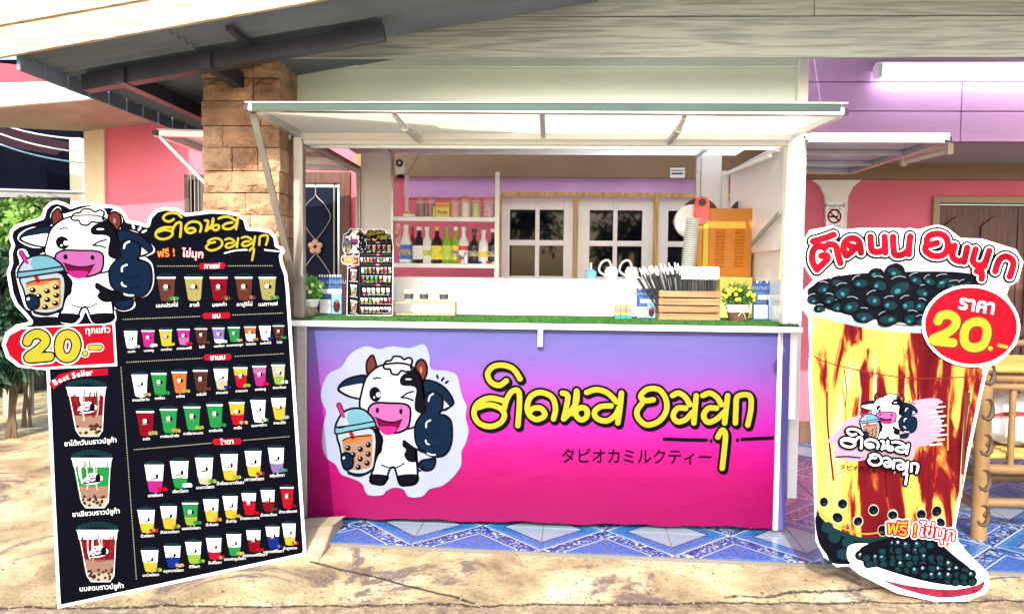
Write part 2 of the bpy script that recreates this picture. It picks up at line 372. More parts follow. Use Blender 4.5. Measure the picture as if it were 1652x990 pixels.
# ---- ground: one weathered concrete sheet
def ground_mat():
    m = mat('weathered_concrete', (.40, .31, .18), 0.8); n = m.node_tree.nodes; l = m.node_tree.links; b = n['Principled BSDF']
    tc = [x for x in n if x.type == 'TEX_COORD'][0]
    def noise(sc, det=6, rough=.6, dist=0.0):
        q = n.new('ShaderNodeTexNoise'); q.inputs['Scale'].default_value = sc; q.inputs['Detail'].default_value = det
        q.inputs['Roughness'].default_value = rough; q.inputs['Distortion'].default_value = dist; l.new(tc.outputs['Object'], q.inputs['Vector']); return q.outputs[0]
    def ramp(src, stops):
        r = n.new('ShaderNodeValToRGB'); e = r.color_ramp.elements
        while len(e) < len(stops): e.new(0.5)
        for k, (p, c) in enumerate(stops): e[k].position = p; e[k].color = (*c, 1)
        l.new(src, r.inputs[0]); return r.outputs[0]
    def mix(f, a, c):
        x = n.new('ShaderNodeMixRGB'); l.new(f, x.inputs[0]); l.new(a, x.inputs[1]); l.new(c, x.inputs[2]); return x.outputs[0]
    base = ramp(noise(2.6, 8, .62, .4), [(.28, (.17, .12, .07)), (.42, (.34, .26, .14)), (.53, (.50, .41, .23)), (.66, (.62, .56, .40))])
    stain = ramp(noise(3.4, 9, .72, .9), [(.0, (.11, .075, .07)), (1, (.15, .105, .095))])
    sf = ramp(noise(1.9, 9, .7, .7), [(.53, (0, 0, 0)), (.585, (.9, .9, .9))])
    c = mix(sf, base, stain)
    sp = ramp(noise(46, 5, .7), [(.56, (0, 0, 0)), (.66, (.75, .75, .75))])
    dk = n.new('ShaderNodeRGB'); dk.outputs[0].default_value = (.14, .10, .07, 1); c = mix(sp, c, dk.outputs[0])
    lp = ramp(noise(70, 3, .7), [(.60, (0, 0, 0)), (.70, (.5, .5, .5))])
    lt = n.new('ShaderNodeRGB'); lt.outputs[0].default_value = (.72, .66, .52, 1); c = mix(lp, c, lt.outputs[0])
    # rough aggregate band beyond the long crack near the front
    sx = n.new('ShaderNodeSeparateXYZ'); l.new(tc.outputs['Object'], sx.inputs[0])
    wob = noise(2.3, 10, .80, .5)
    def math_(op, a, bb, v=None):
        q = n.new('ShaderNodeMath'); q.operation = op
        if isinstance(a, (int, float)): q.inputs[0].default_value = a
        else: l.new(a, q.inputs[0])
        if isinstance(bb, (int, float)): q.inputs[1].default_value = bb
        else: l.new(bb, q.inputs[1])
        return q.outputs[0]
    crk = []
    for (p, q, amp) in CRACKS:
        # signed distance to the infinite line p-q wobbled by noise
        dx, dy = q[0] - p[0], q[1] - p[1]; L = math.hypot(dx, dy); nx, ny = -dy / L, dx / L
        d = math_('ADD', math_('MULTIPLY', sx.outputs[0], nx), math_('MULTIPLY', sx.outputs[1], ny))
        d = math_('SUBTRACT', d, nx * p[0] + ny * p[1]); d = math_('ADD', d, math_('MULTIPLY', math_('SUBTRACT', wob, .5), amp))
        t = math_('ADD', math_('MULTIPLY', sx.outputs[0], dx / L), math_('MULTIPLY', sx.outputs[1], dy / L)); t = math_('SUBTRACT', t, (dx * p[0] + dy * p[1]) / L)
        ok = math_('MULTIPLY', math_('GREATER_THAN', t, 0), math_('LESS_THAN', t, L))
        crk.append((d, ok))
    edge = math_('LESS_THAN', crk[0][0], 0)
    rough = ramp(noise(24, 8, .75), [(.34, (.10, .075, .055)), (.5, (.24, .18, .115)), (.64, (.46, .38, .24))])
    c = mix(math_('MULTIPLY', edge, .85), c, rough)
    hh = noise(28, 8, .7); tot = None
    for d, ok in crk:
        q = n.new('ShaderNodeMapRange'); q.inputs[1].default_value = 0.0; q.inputs[2].default_value = 0.011; q.inputs[3].default_value = 1; q.inputs[4].default_value = 0
        l.new(math_('ABSOLUTE', d, 0), q.inputs[0]); v = math_('MULTIPLY', q.outputs[0], ok); tot = v if tot is None else math_('MAXIMUM', tot, v)
    ck = n.new('ShaderNodeRGB'); ck.outputs[0].default_value = (.03, .02, .016, 1)
    c = mix(tot, c, ck.outputs[0]); l.new(c, b.inputs['Base Color'])
    h = math_('SUBTRACT', math_('MULTIPLY', hh, .6), math_('MULTIPLY', tot, 1.6))
    bp = n.new('ShaderNodeBump'); bp.inputs['Strength'].default_value = .9; bp.inputs['Distance'].default_value = .014; l.new(h, bp.inputs['Height']); l.new(bp.outputs[0], b.inputs['Normal'])
    return m
def g2(x, y): q = G(x, y, GZ); return (q.x, q.y)
CRACKS = [(g2(-400, 982), g2(2300, 966), .16), (g2(500, 905), g2(768, 972), .10), (g2(1170, 964), g2(1700, 925), .22)]
mb = MB(); mb.add([(-60, -40, GZ), (60, -40, GZ), (60, 60, GZ), (-60, 60, GZ)], [(0, 1, 2, 3)])
tag(mb.build('ground', ground_mat()), kind='structure')

# loose grit and dry leaves lying on the concrete
rn = random.Random(12); gm = MB().use(mat('loose_grit', (.22, .17, .12), .9, var=.5, scale=30)); lm_ = MB().use(mat('dry_leaf', (.20, .10, .04), .8, var=.5, scale=9))
def chip(m_, c, r):
    a = rn.uniform(0, 6.28); p = [Vector((c[0] + r * math.cos(a + q * 1.571) * rn.uniform(.6, 1.1), c[1] + r * math.sin(a + q * 1.571) * rn.uniform(.6, 1.1), GZ + .0005)) for q in range(4)]
    t_ = Vector((c[0], c[1], GZ + r * rn.uniform(.5, .9))); m_.add(p + [t_], [(0, 1, 4), (1, 2, 4), (2, 3, 4), (3, 0, 4)])
for k in range(2600):
    u_ = rn.random()
    if u_ < .45: q = G(rn.uniform(0, 1652), rn.gauss(972, 6), GZ)
    elif u_ < .65: x = rn.uniform(500, 1400); q = G(x, 880 + (x - 540) * .044 + abs(rn.gauss(0, 6)), GZ)
    else: q = G(rn.uniform(-50, 1700), rn.uniform(900, 988), GZ)
    chip(gm, q, abs(rn.gauss(0, .0035)) + .0015)
tag(gm.build('grit', None), kind='stuff')
for k in range(26):
    q = G(rn.uniform(300, 1650), rn.uniform(925, 985), GZ); a = rn.uniform(0, 6.28); L = rn.uniform(.012, .026); d = Vector((math.cos(a), math.sin(a), 0)); s_ = Vector((-d.y, d.x, 0)) * L * .35; q.z = GZ + .002
    lm_.add([q, q + d * L * .5 + s_ + Vector((0, 0, .006)), q + d * L + Vector((0, 0, .002)), q + d * L * .5 - s_ + Vector((0, 0, .004))], [(0, 3, 2, 1)])
tag(lm_.build('leaf_litter', None), kind='stuff')

# ---- tiled porch floor
def tile_mat():
    m = mat('blue_marbled_tile', (.1, .2, .5), 0.22, spec=.3); n = m.node_tree.nodes; l = m.node_tree.links; b = n['Principled BSDF']
    tc = [x for x in n if x.type == 'TEX_COORD'][0]; sx = n.new('ShaderNodeSeparateXYZ'); l.new(tc.outputs['Object'], sx.inputs[0])
    oi = n.new('ShaderNodeObjectInfo')
    def M_(op, a, bb=0.0, c=None):
        q = n.new('ShaderNodeMath'); q.operation = op
        for i, v in enumerate((a, bb) if c is None else (a, bb, c)):
            if isinstance(v, (int, float)): q.inputs[i].default_value = v
            else: l.new(v, q.inputs[i])
        return q.outputs[0]
    va = n.new('ShaderNodeVectorMath'); va.operation = 'ADD'; l.new(tc.outputs['Object'], va.inputs[0]); l.new(oi.outputs['Random'], va.inputs[1])
    nz = n.new('ShaderNodeTexNoise'); nz.inputs['Scale'].default_value = 9; nz.inputs['Detail'].default_value = 5; nz.inputs['Distortion'].default_value = 2.5; l.new(va.outputs[0], nz.inputs['Vector'])
    # u runs along the tile's diagonal: bands that meet their neighbours as chevrons
    u = M_('ADD', sx.outputs[0], sx.outputs[1]); uu = M_('ADD', M_('DIVIDE', u, TS), .5)
    uu = M_('ADD', uu, M_('MULTIPLY', M_('SUBTRACT', nz.outputs[0], .5), .03))
    r = n.new('ShaderNodeValToRGB'); r.color_ramp.interpolation = 'CONSTANT'; e = r.color_ramp.elements
    stops = [(0.0, (.22, .29, .38)), (.12, (.012, .04, .20)), (.17, (.018, .11, .33)), (.36, (.035, .15, .42)), (.46, (.52, .58, .66)), (.485, (.006, .038, .19)), (.66, (.010, .068, .28)), (.84, (.45, .52, .60)), (.87, (.025, .10, .36))]
    while len(e) < len(stops): e.new(.5)
    for k, (p, c) in enumerate(stops): e[k].position = p; e[k].color = (*c, 1)
    l.new(uu, r.inputs[0])
    v = n.new('ShaderNodeTexNoise'); v.inputs['Scale'].default_value = 17; v.inputs['Detail'].default_value = 4; v.inputs['Distortion'].default_value = 3.5; l.new(va.outputs[0], v.inputs['Vector'])
    vr = n.new('ShaderNodeValToRGB'); vr.color_ramp.elements[0].position = .53; vr.color_ramp.elements[1].position = .60; l.new(v.outputs[0], vr.inputs[0])
    # marble veins only in the dark triangle
    tri = M_('MULTIPLY', M_('GREATER_THAN', uu, .50), M_('LESS_THAN', uu, .8))
    mx = n.new('ShaderNodeMixRGB'); mx.inputs[2].default_value = (.42, .52, .66, 1); l.new(M_('MULTIPLY', vr.outputs[0], M_('ADD', M_('MULTIPLY', tri, .75), .12)), mx.inputs[0]); l.new(r.outputs[0], mx.inputs[1])
    l.new(mx.outputs[0], b.inputs['Base Color'])
    return m
TS = 0.315
e0, e1 = G(540, 875), G(1370, 911)
ux = (e1 - e0); ux.z = 0; ux.normalize(); uy = Vector((-ux.y, ux.x, 0))
floor = MB(); A = e0 - ux * 1.2; Bp = e0 + ux * 6.4
floor.prism([A, Bp, Bp + uy * 3.6, A + uy * 3.6], (0, 0, -0.03))
floor.v = [(v[0], v[1], v[2] - 0.003) for v in floor.v]
fl = tag(floor.build('porch_floor', mat('tile_grout', (.16, .15, .14), .85)), kind='structure')
tm = MB(); hs = TS / 2 - 0.0022; hb = hs - .0016
tm.add([(-hs, -hs, -.006), (hs, -hs, -.006), (hs, hs, -.006), (-hs, hs, -.006), (-hs, -hs, -.0012), (hs, -hs, -.0012), (hs, hs, -.0012), (-hs, hs, -.0012), (-hb, -hb, 0), (hb, -hb, 0), (hb, hb, 0), (-hb, hb, 0)],
       [(0, 1, 5, 4), (1, 2, 6, 5), (2, 3, 7, 6), (3, 0, 4, 7), (4, 5, 9, 8), (5, 6, 10, 9), (6, 7, 11, 10), (7, 4, 8, 11), (8, 9, 10, 11)])
t0 = tm.build('tile', tile_mat(), fl, local=True)
off = (G(664, 874) - e0).dot(ux)
off = off % TS
first = True
for j in range(9):
    for i in range(-4, 21):
        p = e0 + ux * (off + (i + .5) * TS) + uy * (.012 + (j + .5) * TS)
        if p.x < -1.5 or p.x > 5.0 or p.y > YW: continue
        if -1.15 < p.x < 1.2 and p.y > 4.25: continue      # beneath the stall
        o = t0 if first else t0.copy()
        if not first: C.objects.link(o)
        first = False; o.parent = fl
        ang = math.atan2(ux.y, ux.x) + (0 if (i + j) % 2 == 0 else math.pi / 2) + (0 if (j % 2) else math.pi)
        o.matrix_basis = Matrix.Translation(p) @ Matrix.Rotation(ang, 4, 'Z')
# ---- a broken step of concrete left of the stall
st = MB(); h_ = .055
a, b_, c_, d_ = G(480, 838, h_), G(552, 833, h_), G(534, 846, h_), G(478, 852, h_)
st.use(mat('old_concrete_step', (.36, .29, .21), .85, var=.25, scale=5, bump=.5, bscale=40))
A0, B0, C0, D0 = [Vector((q.x, q.y, GZ)) for q in (a, G(557, 842, 0), G(516, 898, 0), G(484, 890, 0))]
st.add([A0, B0, C0, D0, a, b_, c_, d_], [(0, 3, 2, 1), (4, 7, 6, 5), (0, 1, 5, 4), (1, 2, 6, 5), (2, 3, 7, 6), (3, 0, 4, 7)])
tag(st.build('concrete_step', None, None, .012), 'worn sloping concrete step beside the lower left corner of the pink stall', 'step')

# ================================================================ HOUSE
zc = P(1400, 265, YW).z                      # porch ceiling
lo, hi = 4.0, 5.6
for _ in range(40):
    md = (lo + hi) / 2
    if P(1400, 228, md).z > zc: hi = md
    else: lo = md
YP = lo
zb = P(1400, 290, YW).z                      # underside of the brown band
zb2 = P(860, 287, YW).z
house = thing('house', 'pink rendered house with lilac planked gable, brown doors and white windows behind the stall', 'house', (0, YW, 0))
X0h, X1h = P(172, 300, YW).x, P(1900, 300, YW).x
ops = []                                     # openings: (x0, x1, z0, z1)
def op(x0, x1, y0, y1): return (P(x0, 400, YW).x, P(x1, 400, YW).x, P((x0 + x1) / 2, y1, YW).z if y1 else 0.0, P((x0 + x1) / 2, y0, YW).z)
oL = op(300, 332, 282, 352); oD = op(400, 566, 278, None); oD = (oD[0], oD[1], 0.0, oD[3])
oR = op(1500, 1790, 318, None); oR = (oR[0], oR[1], 0.0, oR[3]); oW = op(805, 1180, 312, 470)
cuts = [oL, oD, oW, oR]
zt = P(1400, 250, YW).z + .5
wall = MB(); xs = X0h
for (x0, x1, z0, z1) in cuts:
    wall.box((xs, YW, 0), (x0, YW + .14, zt)); wall.box((x0, YW, z1), (x1, YW + .14, zt))
    if z0 > .05: wall.box((x0, YW, 0), (x1, YW + .14, z0))
    xs = x1
wall.box((xs, YW, 0), (X1h, YW + .14, zt))
wall.build('wall', PINK, house)
# lilac strip of lit planks above the windows
MB().box((P(652, 300, YW).x, YW - .012, zb2 - .16), (P(1120, 300, YW).x, YW, zb2 + .01)).build('lilac_board', mat('lilac_gloss', (.62, .36, .72), .3, var=.25, scale=1.6), house)
MB().box((P(575, 300, YW).x, YW - .05, zb2), (P(1300, 300, YW).x, YW - .013, zc + .25)).build('brown_beam', BROWNB, house)
MB().box((P(1300, 300, YW).x + .003, YW - .05, zb), (X1h, YW - .002, zc)).build('brown_beam', BROWNB, house)
MB().box((P(1290, 660, YW).x, YW - .02, 0), (oR[0] - .03, YW - .001, .17)).build('skirting', mat('brown_stone_skirting', (.14, .08, .05), .6, var=.4, scale=9), house)
# ceiling, lilac planks, roof
MB().box((P(1292, 300, YP).x, YP, zc), (X1h, YW, zc + .03)).build('porch_ceiling', CEIL, house)
xl, xr = P(1300, 160, YP).x, X1h
zz = [P(1450, y, YP).z for y in (229, 180.5, 133.5, 86, 40)]
js = [P(1548, 200, YP).x, P(1543, 200, YP).x, P(1840, 100, YP).x]
for k in range(4):
    segs = [xl, js[0], js[0] + 1.2, xr] if k < 2 else [xl, js[2], xr]
    for a_, b2 in zip(segs, segs[1:]):
        part_box('plank', (a_ + .003, YP - .016, zz[k] + .003), (b2 - .003, YP + .01, zz[k + 1] - .003), LILAC, house, .003)
MB().box((xl, YP + .011, zz[0]), (xr, YP + .05, zz[4])).build('gable_backing', mat('dark_gap', (.30, .14, .34), .9), house)
MB().box((P(1292, 300, YP).x, 3.68, 3.0), (X1h, YW + .4, 3.06)).build('roof', SHEET, house)
MB().box((P(420, 100, 3.7).x, 3.70, 3.0), (P(1292, 300, YP).x - .003, YW + .3, 3.0005)).build('added_light_roof', translucent('light_passing_sheet', (.95, .95, .95), .88), house)  # unseen roof part, made translucent to let light into the stall
MB().box((P(470, 100, 3.7).x, 2.80, 2.80), (X1h, 3.574, 2.825)).build('added_shade_eave', SHEET, house)  # eave added out of view to keep the sun off the fascia
# white lintel panel over the stall, reflected green put into its colour
GREENREF = mat('white_panel_green_reflection', (.80, .90, .80), .22, var=.10, scale=.9)
YM = 3.95
MB().box((P(470, 130, YM).x, YM, P(900, 240, YM).z), (P(1284, 130, YM).x, YM + .02, P(900, 111, YM).z)).build('lintel_panel', GREENREF, house)
MB().box((P(470, 130, YM).x, YM - .03, P(900, 110, YM).z), (P(1284, 130, YM).x, YM + .02, P(900, 94, YM).z)).build('lintel_trim', GREENREF, house)
MB().box((P(1284, 130, YM).x + .002, YM - .04, P(1290, 800, YM).z), (P(1300, 130, YM).x, YM + .10, P(1290, 90, YM).z)).build('porch_post', WHITE, house)
# windows of the house
def sash(x0, x1, panes, y0=318, y1=466):
    f = MB().use(WHITE2); a, b_ = P(x0, y0, YW), P(x1, y1, YW)
    xs_ = [a.x] + [P(p, 400, YW).x for p in panes] + [b_.x]
    zs_ = [P(860, q, YW).z for q in (y1, 445, 396, 387, 338, y0)]
    yy0, yy1 = YW + .02, YW + .06
    for k in range(0, len(xs_), 2): f.box((xs_[k], yy0, zs_[0]), (xs_[k + 1], yy1, zs_[5]))
    for k in range(1, len(xs_) - 1, 2):
        for q in (0, 2, 4): f.box((xs_[k], yy0 + .002, zs_[q]), (xs_[k + 1], yy1 - .002, zs_[q + 1]))
    o = f.build('window_sash', None, house, .004)
    for k in range(1, len(xs_) - 1, 2):
        for q in (1, 3): MB().box((xs_[k], yy0 + .022, zs_[q]), (xs_[k + 1], yy0 + .028, zs_[q + 1])).build('pane', GLASSD, o)
sash(807, 924, [822, 863, 870, 909]); sash(933, 1053, [951, 989, 996, 1036]); sash(1062, 1178, [1078, 1117, 1124, 1162])
fr = MB().use(YWOOD)
for x in (805.5, 928.5, 1057.5, 1180): fr.box((P(x - 3.3, 400, YW).x, YW - .015, oW[2]), (P(x + 3.3, 400, YW).x, YW + .08, oW[3] - .031))
fr.box((oW[0] - .02, YW - .018, oW[3] - .03), (oW[1] + .03, YW + .08, oW[3] + .005))
fr.build('window_frame', None, house, .002)
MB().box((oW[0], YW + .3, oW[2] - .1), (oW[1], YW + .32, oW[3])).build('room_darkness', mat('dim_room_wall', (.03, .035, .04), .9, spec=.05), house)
# small barred window on the left
bw = MB().use(mat('dark_window_frame', (.06, .035, .03), .5)); x0, x1, z0, z1 = oL
for q in ((x0, x0 + .04), (x1 - .03, x1)): bw.box((q[0], YW - .02, z0), (q[1], YW + .05, z1))
bw.box((x0 + .04, YW - .018, z1 - .04), (x1 - .03, YW + .05, z1)); bw.box((x0 + .04, YW - .018, z0), (x1 - .03, YW + .05, z0 + .04))
wl = bw.build('window_frame', None, house)
MB().box((x0 + .04, YW + .03, z0 + .04), (x1 - .03, YW + .04, z1 - .04)).build('pane', GLASSD, wl)
for k in range(3): MB().tube([(x0 + .06 + k * .03, YW - .03, z0), (x0 + .06 + k * .03, YW - .03, z1)], .004, 6).build('bar', mat('grille_iron', (.35, .33, .28), .5, metal=.5), wl)
# left door with screen and iron scrolls
dfr = MB().use(DOORW); x0, x1, z0, z1 = oD; t_ = P(566, 300, YW).x - P(549, 300, YW).x
dfr.box((x1 - t_, YW - .03, 0), (x1, YW + .1, z1)); dfr.box((x0, YW - .03, 0), (x0 + t_, YW + .1, z1)); dfr.box((x0 + t_, YW - .028, z1 - t_), (x1 - t_, YW + .1, z1))
d1 = dfr.build('screen_door', None, house)
MB().box((x0 + t_, YW + .02, 0), (x1 - t_ - .03, YW + .03, z1 - t_ - .03)).build('door_screen', mat('navy_mesh_screen', (.004, .009, .028), .5, spec=.08, var=.3, scale=3), d1)
sc = MB().use(mat('grille_iron', (.35, .33, .28), .5, metal=.5))
cx, cz = P(509, 398, YW).x, P(509, 398, YW).z; yy = YW + .005
for s_ in (-1, 1):
    for sg in (-1, 1):
        sc.tube([(cx + s_ * a, yy, cz + sg * b) for a, b in cr([(0, .05), (.07, .14), (.12, .24), (.07, .34), (0, .42), (.02, .55)])], .004, 5)
    sc.tube([(cx + s_ * .22, yy, z) for z in (cz - .8, cz + .5)], .004, 5); sc.tube([(cx + s_ * a, yy, cz + b) for a, b in cr([(.22, .4), (.16, .5), (.06, .56), (0, .62)])], .004, 5)
sc.tube([(x1 - t_ - .05, yy, 0), (x1 - t_ - .05, yy, z1 - t_)], .008, 6)
sc.build('door_grille', None, d1)
fw = MB().use(mat('bronze_flower', (.45, .26, .16), .5, metal=.3))
for k in range(5):
    a = R(90 + 72 * k); fw.lathe([(.001, -.006), (.022, -.004), (.026, 0), (.02, .005), (.001, .006)], (cx + .036 * math.cos(a), yy - .01, cz + .036 * math.sin(a)), 10, (0, 1, 0))
fw.build('flower_ornament', None, d1)
# right brown panel door
x0, x1, z0, z1 = oR
rf = MB().use(mat('tan_door_frame', (.34, .24, .15), .5)); tt = .05
rf.box((x0, YW - .035, 0), (x0 + tt, YW + .12, z1)); rf.box((x1 - tt, YW - .035, 0), (x1, YW + .12, z1)); rf.box((x0 + tt, YW - .033, z1 - tt), (x1 - tt, YW + .12, z1))
d2 = rf.build('panel_door', None, house, .004)
lw = (x1 - x0 - 2 * tt) / 2
for k in range(2):
    a = x0 + tt + k * lw
    lf = MB().box((a + .004, YW + .03, .01), (a + lw - .004, YW + .07, z1 - tt - .01)).build('door_leaf', DOORW, d2, .004)
    for c in range(2):
        for r_, (zq0, zq1) in enumerate(((.15, .85), (.95, z1 - .22))):
            pw = (lw - .18) / 2; px0 = a + .06 + c * (pw + .06); arch = []
            for q in range(13):
                u_ = q / 12; arch.append((px0 + pw * (1 - u_), zq1 + .07 * math.sin(math.pi * u_) ** 1.3))
            pts = [(px0, YW + .03, zq0), (px0 + pw, YW + .03, zq0)] + [(x, YW + .03, z) for x, z in arch]
            pb = MB().prism(pts, (0, -.018, 0)); pb.build("raised_panel", DOORW, d2, .010)
# white pilaster with flared top and sign
zt2 = P(1345, 292, YW).z
pil = [(1326, 700), (1365, 700), (1364, 350), (1366, 318), (1374, 302), (1388, 291), (1308, 291), (1320, 300), (1328, 316), (1330, 350)]
MB().prism([P(x, y, YW - .001) if y < 600 else Vector((P(x, 500, YW - .001).x, YW - .001, 0)) for x, y in pil], (0, -.03, 0)).build('pilaster', mat('cream_white_plaster', (.80, .76, .70), .6, var=.06, bump=.1), house)
# left wing: cream corner
MB().box((P(140, 300, YW).x, YW - .03, 0), (X0h, YW + .14, P(150, 196, YW).z)).build('corner_pier', CREAM, house)
# wall fixtures
def lamp(px0, px1, py0, py1, Y, label, m, hook=True, emit=None):
    a, b_ = P(px0, py0, Y), P(px1, py1, Y); h = abs(a.z - b_.z)
    t = thing('fluorescent_light', label, 'light', ((a.x + b_.x) / 2, Y, (a.z + b_.z) / 2), 'fluorescent lights')
    x0, x1 = a.x, b_.x; zc_ = (a.z + b_.z) / 2
    MB().box((x0, Y - .02, zc_), (x1, Y + .03, zc_ + h / 2)).build('housing', WHITE2, t, .004)
    MB().tube([(x0 + .03, Y - .03, zc_ - h * .15), (x1 - .03, Y - .03, zc_ - h * .15)], h * .22, 12).build('tube', m, t)
    for x in (x0, x1): MB().box((x - .012 if x == x0 else x - .018, Y - .055, zc_ - h * .4), (x + .018 if x == x0 else x + .012, Y + .02, zc_ + h * .3)).build('end_cap', WHITE2, t, .003)
    return t
lamp(1414, 1800, 101, 131, YP - .07, 'long white tube light mounted high on the lilac planks', mat('lit_tube', (1, .97, 1), .3, emit=4, var=0))
t = MB()
A_, B_ = P(1457, 262, 5.3), P(1531, 243, 4.95)
lt = thing('fluorescent_light', 'short beige tube light hanging under the grey porch ceiling at an angle', 'light', tuple((A_ + B_) / 2), 'fluorescent lights')
MB().beam(A_ + Vector((0, 0, .03)), B_ + Vector((0, 0, .03)), .05, .03).build('housing', mat('beige_plastic', (.62, .55, .42), .5), lt, .003)
MB().tube([A_, B_], .018, 10).build('tube', mat('unlit_tube', (.7, .66, .56), .3), lt)
for q in (A_, B_): MB().box(tuple(q - Vector((.018, .02, .025))), tuple(q + Vector((.018, .02, .045)))).build('end_cap', mat('beige_plastic', (.62, .55, .42), .5), lt)
MB().beam((A_ + B_) / 2 + Vector((0, 0, .045)), Vector(((A_.x + B_.x) / 2, (A_.y + B_.y) / 2, zc)), .02, .02).build('bracket', ALUD, lt)

# ---- grey wood fascia beam across the top
fb = thing('fascia_beam', 'grey wood grained fascia beam running across the top above the stall', 'beam', (P(900, 50, 3.6).x, 3.6, P(900, 50, 3.6).z))
xa, xm, xb = P(400, 50, 3.6).x, P(1311, 20, 3.6).x, P(1950, 50, 3.6).x
z_ = [P(900, y, 3.6).z for y in (94.5, 29, -60)]
part_box('plank', (xa, 3.585, z_[0]), (xb, 3.61, z_[1] - .002), FASC, fb, .003)
part_box('plank', (xa, 3.575, z_[1]), (xm - .002, 3.60, z_[2]), FASC, fb, .003)
part_box('plank', (xm + .001, 3.575, z_[1]), (xb, 3.60, z_[2]), FASC, fb, .003)
part_box('backing_beam', (xa, 3.612, z_[0] + .02), (xb, 3.68, 3.0), STEEL, fb)

# ---- left roof canopy with barge boards
YBG = 3.0
can = thing('roof_canopy', 'lean-to roof canopy with cream wood barge boards at the upper left', 'roof', tuple(P(20, 95, YBG)))
sl_ = -87 / 490
def bl(x, y0): return y0 + sl_ * x
for (ya, yb, dy) in ((92, 42, 0), (40, -15, .012)):
    p = [P(x, bl(x, yy), YBG - dy) for x, yy in ((-160, ya), (640, ya), (640, yb), (-160, yb))]
    MB().prism(p, (0, .022, 0)).build('barge_board', BARGE, can, .002)
def rz(x): return P(20, 95, YBG).z + (P(490, 5, YBG).z - P(20, 88, YBG).z) / (P(490, 5, YBG).x - P(20, 88, YBG).x) * (x - P(20, 95, YBG).x)
# corrugated sheet, waves running up the slope, in overlapping courses
XE = P(20, 95, YBG).x
XR = P(560, 50, YBG).x
def corr(xa, xb, dz, ya=YBG + .03, yb=5.3):
    m_ = MB(); ny = 130; vs = []
    for i in range(ny + 1):
        y = ya + (yb - ya) * i / ny; dzz = .012 * math.sin(i * math.pi / 2.0) + dz
        for x in (xa, xb): vs.append((x, y, rz(x) + .03 + dzz))
        for x in (xa, xb): vs.append((x, y, rz(x) + .036 + dzz))
    fs = []
    for i in range(ny):
        a = i * 4; b = a + 4; fs += [(a, b, b + 1, a + 1), (a + 2, a + 3, b + 3, b + 2), (a, a + 2, b + 2, b), (a + 1, b + 1, b + 3, a + 3)]
    return m_.add(vs, fs)
x = XE
kk = 0
while x < XR + .6:
    corr(x, x + .62, .008 * kk % .012).build('roof_sheet', SHEET, can); x += .6; kk += 1
for k in range(14):      # square tile ends hanging at the eave
    y = YBG + .04 + k * .16
    MB().box((XE - .012, y, rz(XE) - .035), (XE + .004, y + .145, rz(XE) + .035)).build('eave_tile', mat('eave_tile_grey', (.16, .21, .28), .7, var=.2), can)
def sbeam(xa, xb, Y, dz, w_, h_): MB().beam((xa, Y, rz(xa) + dz), (xb, Y, rz(xb) + dz), w_, h_).build('rafter', STEEL, can)
sbeam(P(138, 90, 3.35).x, P(620, 60, 3.35).x, 3.35, -.03, .06, .07)
sbeam(P(138, 90, 3.35).x - .1, XR + .5, 4.7, -.03, .06, .08)
for xq in (P(190, 90, 3.3).x, P(330, 60, 3.3).x):
    MB().beam((xq, YBG + .30, rz(xq) - .03), (xq, 5.2, rz(xq) - .03), .05, .07).build('purlin', STEEL, can)
MB().box((P(395, 60, 3.3).x, 3.1, 2.15 if False else P(395, 82, 3.45).z), (P(395, 60, 3.3).x + .03, 3.57, rz(P(395, 60, 3.3).x))).build('side_board', STEEL, can)

# ---- stone column
def stone_mat(nm, c): return mat(nm, c, .85, var=.42, scale=9, bump=1.0, bscale=30, detail=10)
STN = [stone_mat('tan_stone', (.44, .27, .16)), stone_mat('tan_stone_light', (.50, .32, .20)), stone_mat('tan_stone_brown', (.38, .22, .13))]
for m_ in STN:
    for q in m_.node_tree.nodes:
        if q.type == 'BUMP': q.inputs['Distance'].default_value = .03
YC = 3.68
xa, xb = P(329, 300, YC).x, P(450, 300, YC).x
colm = thing('stone_column', 'square column faced with rough tan stone blocks beside the stall', 'column', ((xa + xb) / 2, YC + .18, 0))
part_box('core', (xa + .03, YC + .03, GZ), (xb - .03, YC + .35, 2.45), mat('mortar_dark', (.20, .12, .06), .9), colm)
ytop = [78, 92, 126, 163, 203, 238, 276, 311, 346, 382, 418, 452, 488, 523, 558, 594, 630, 665, 700, 736, 772, 808, 850]
rnd = random.Random(3)
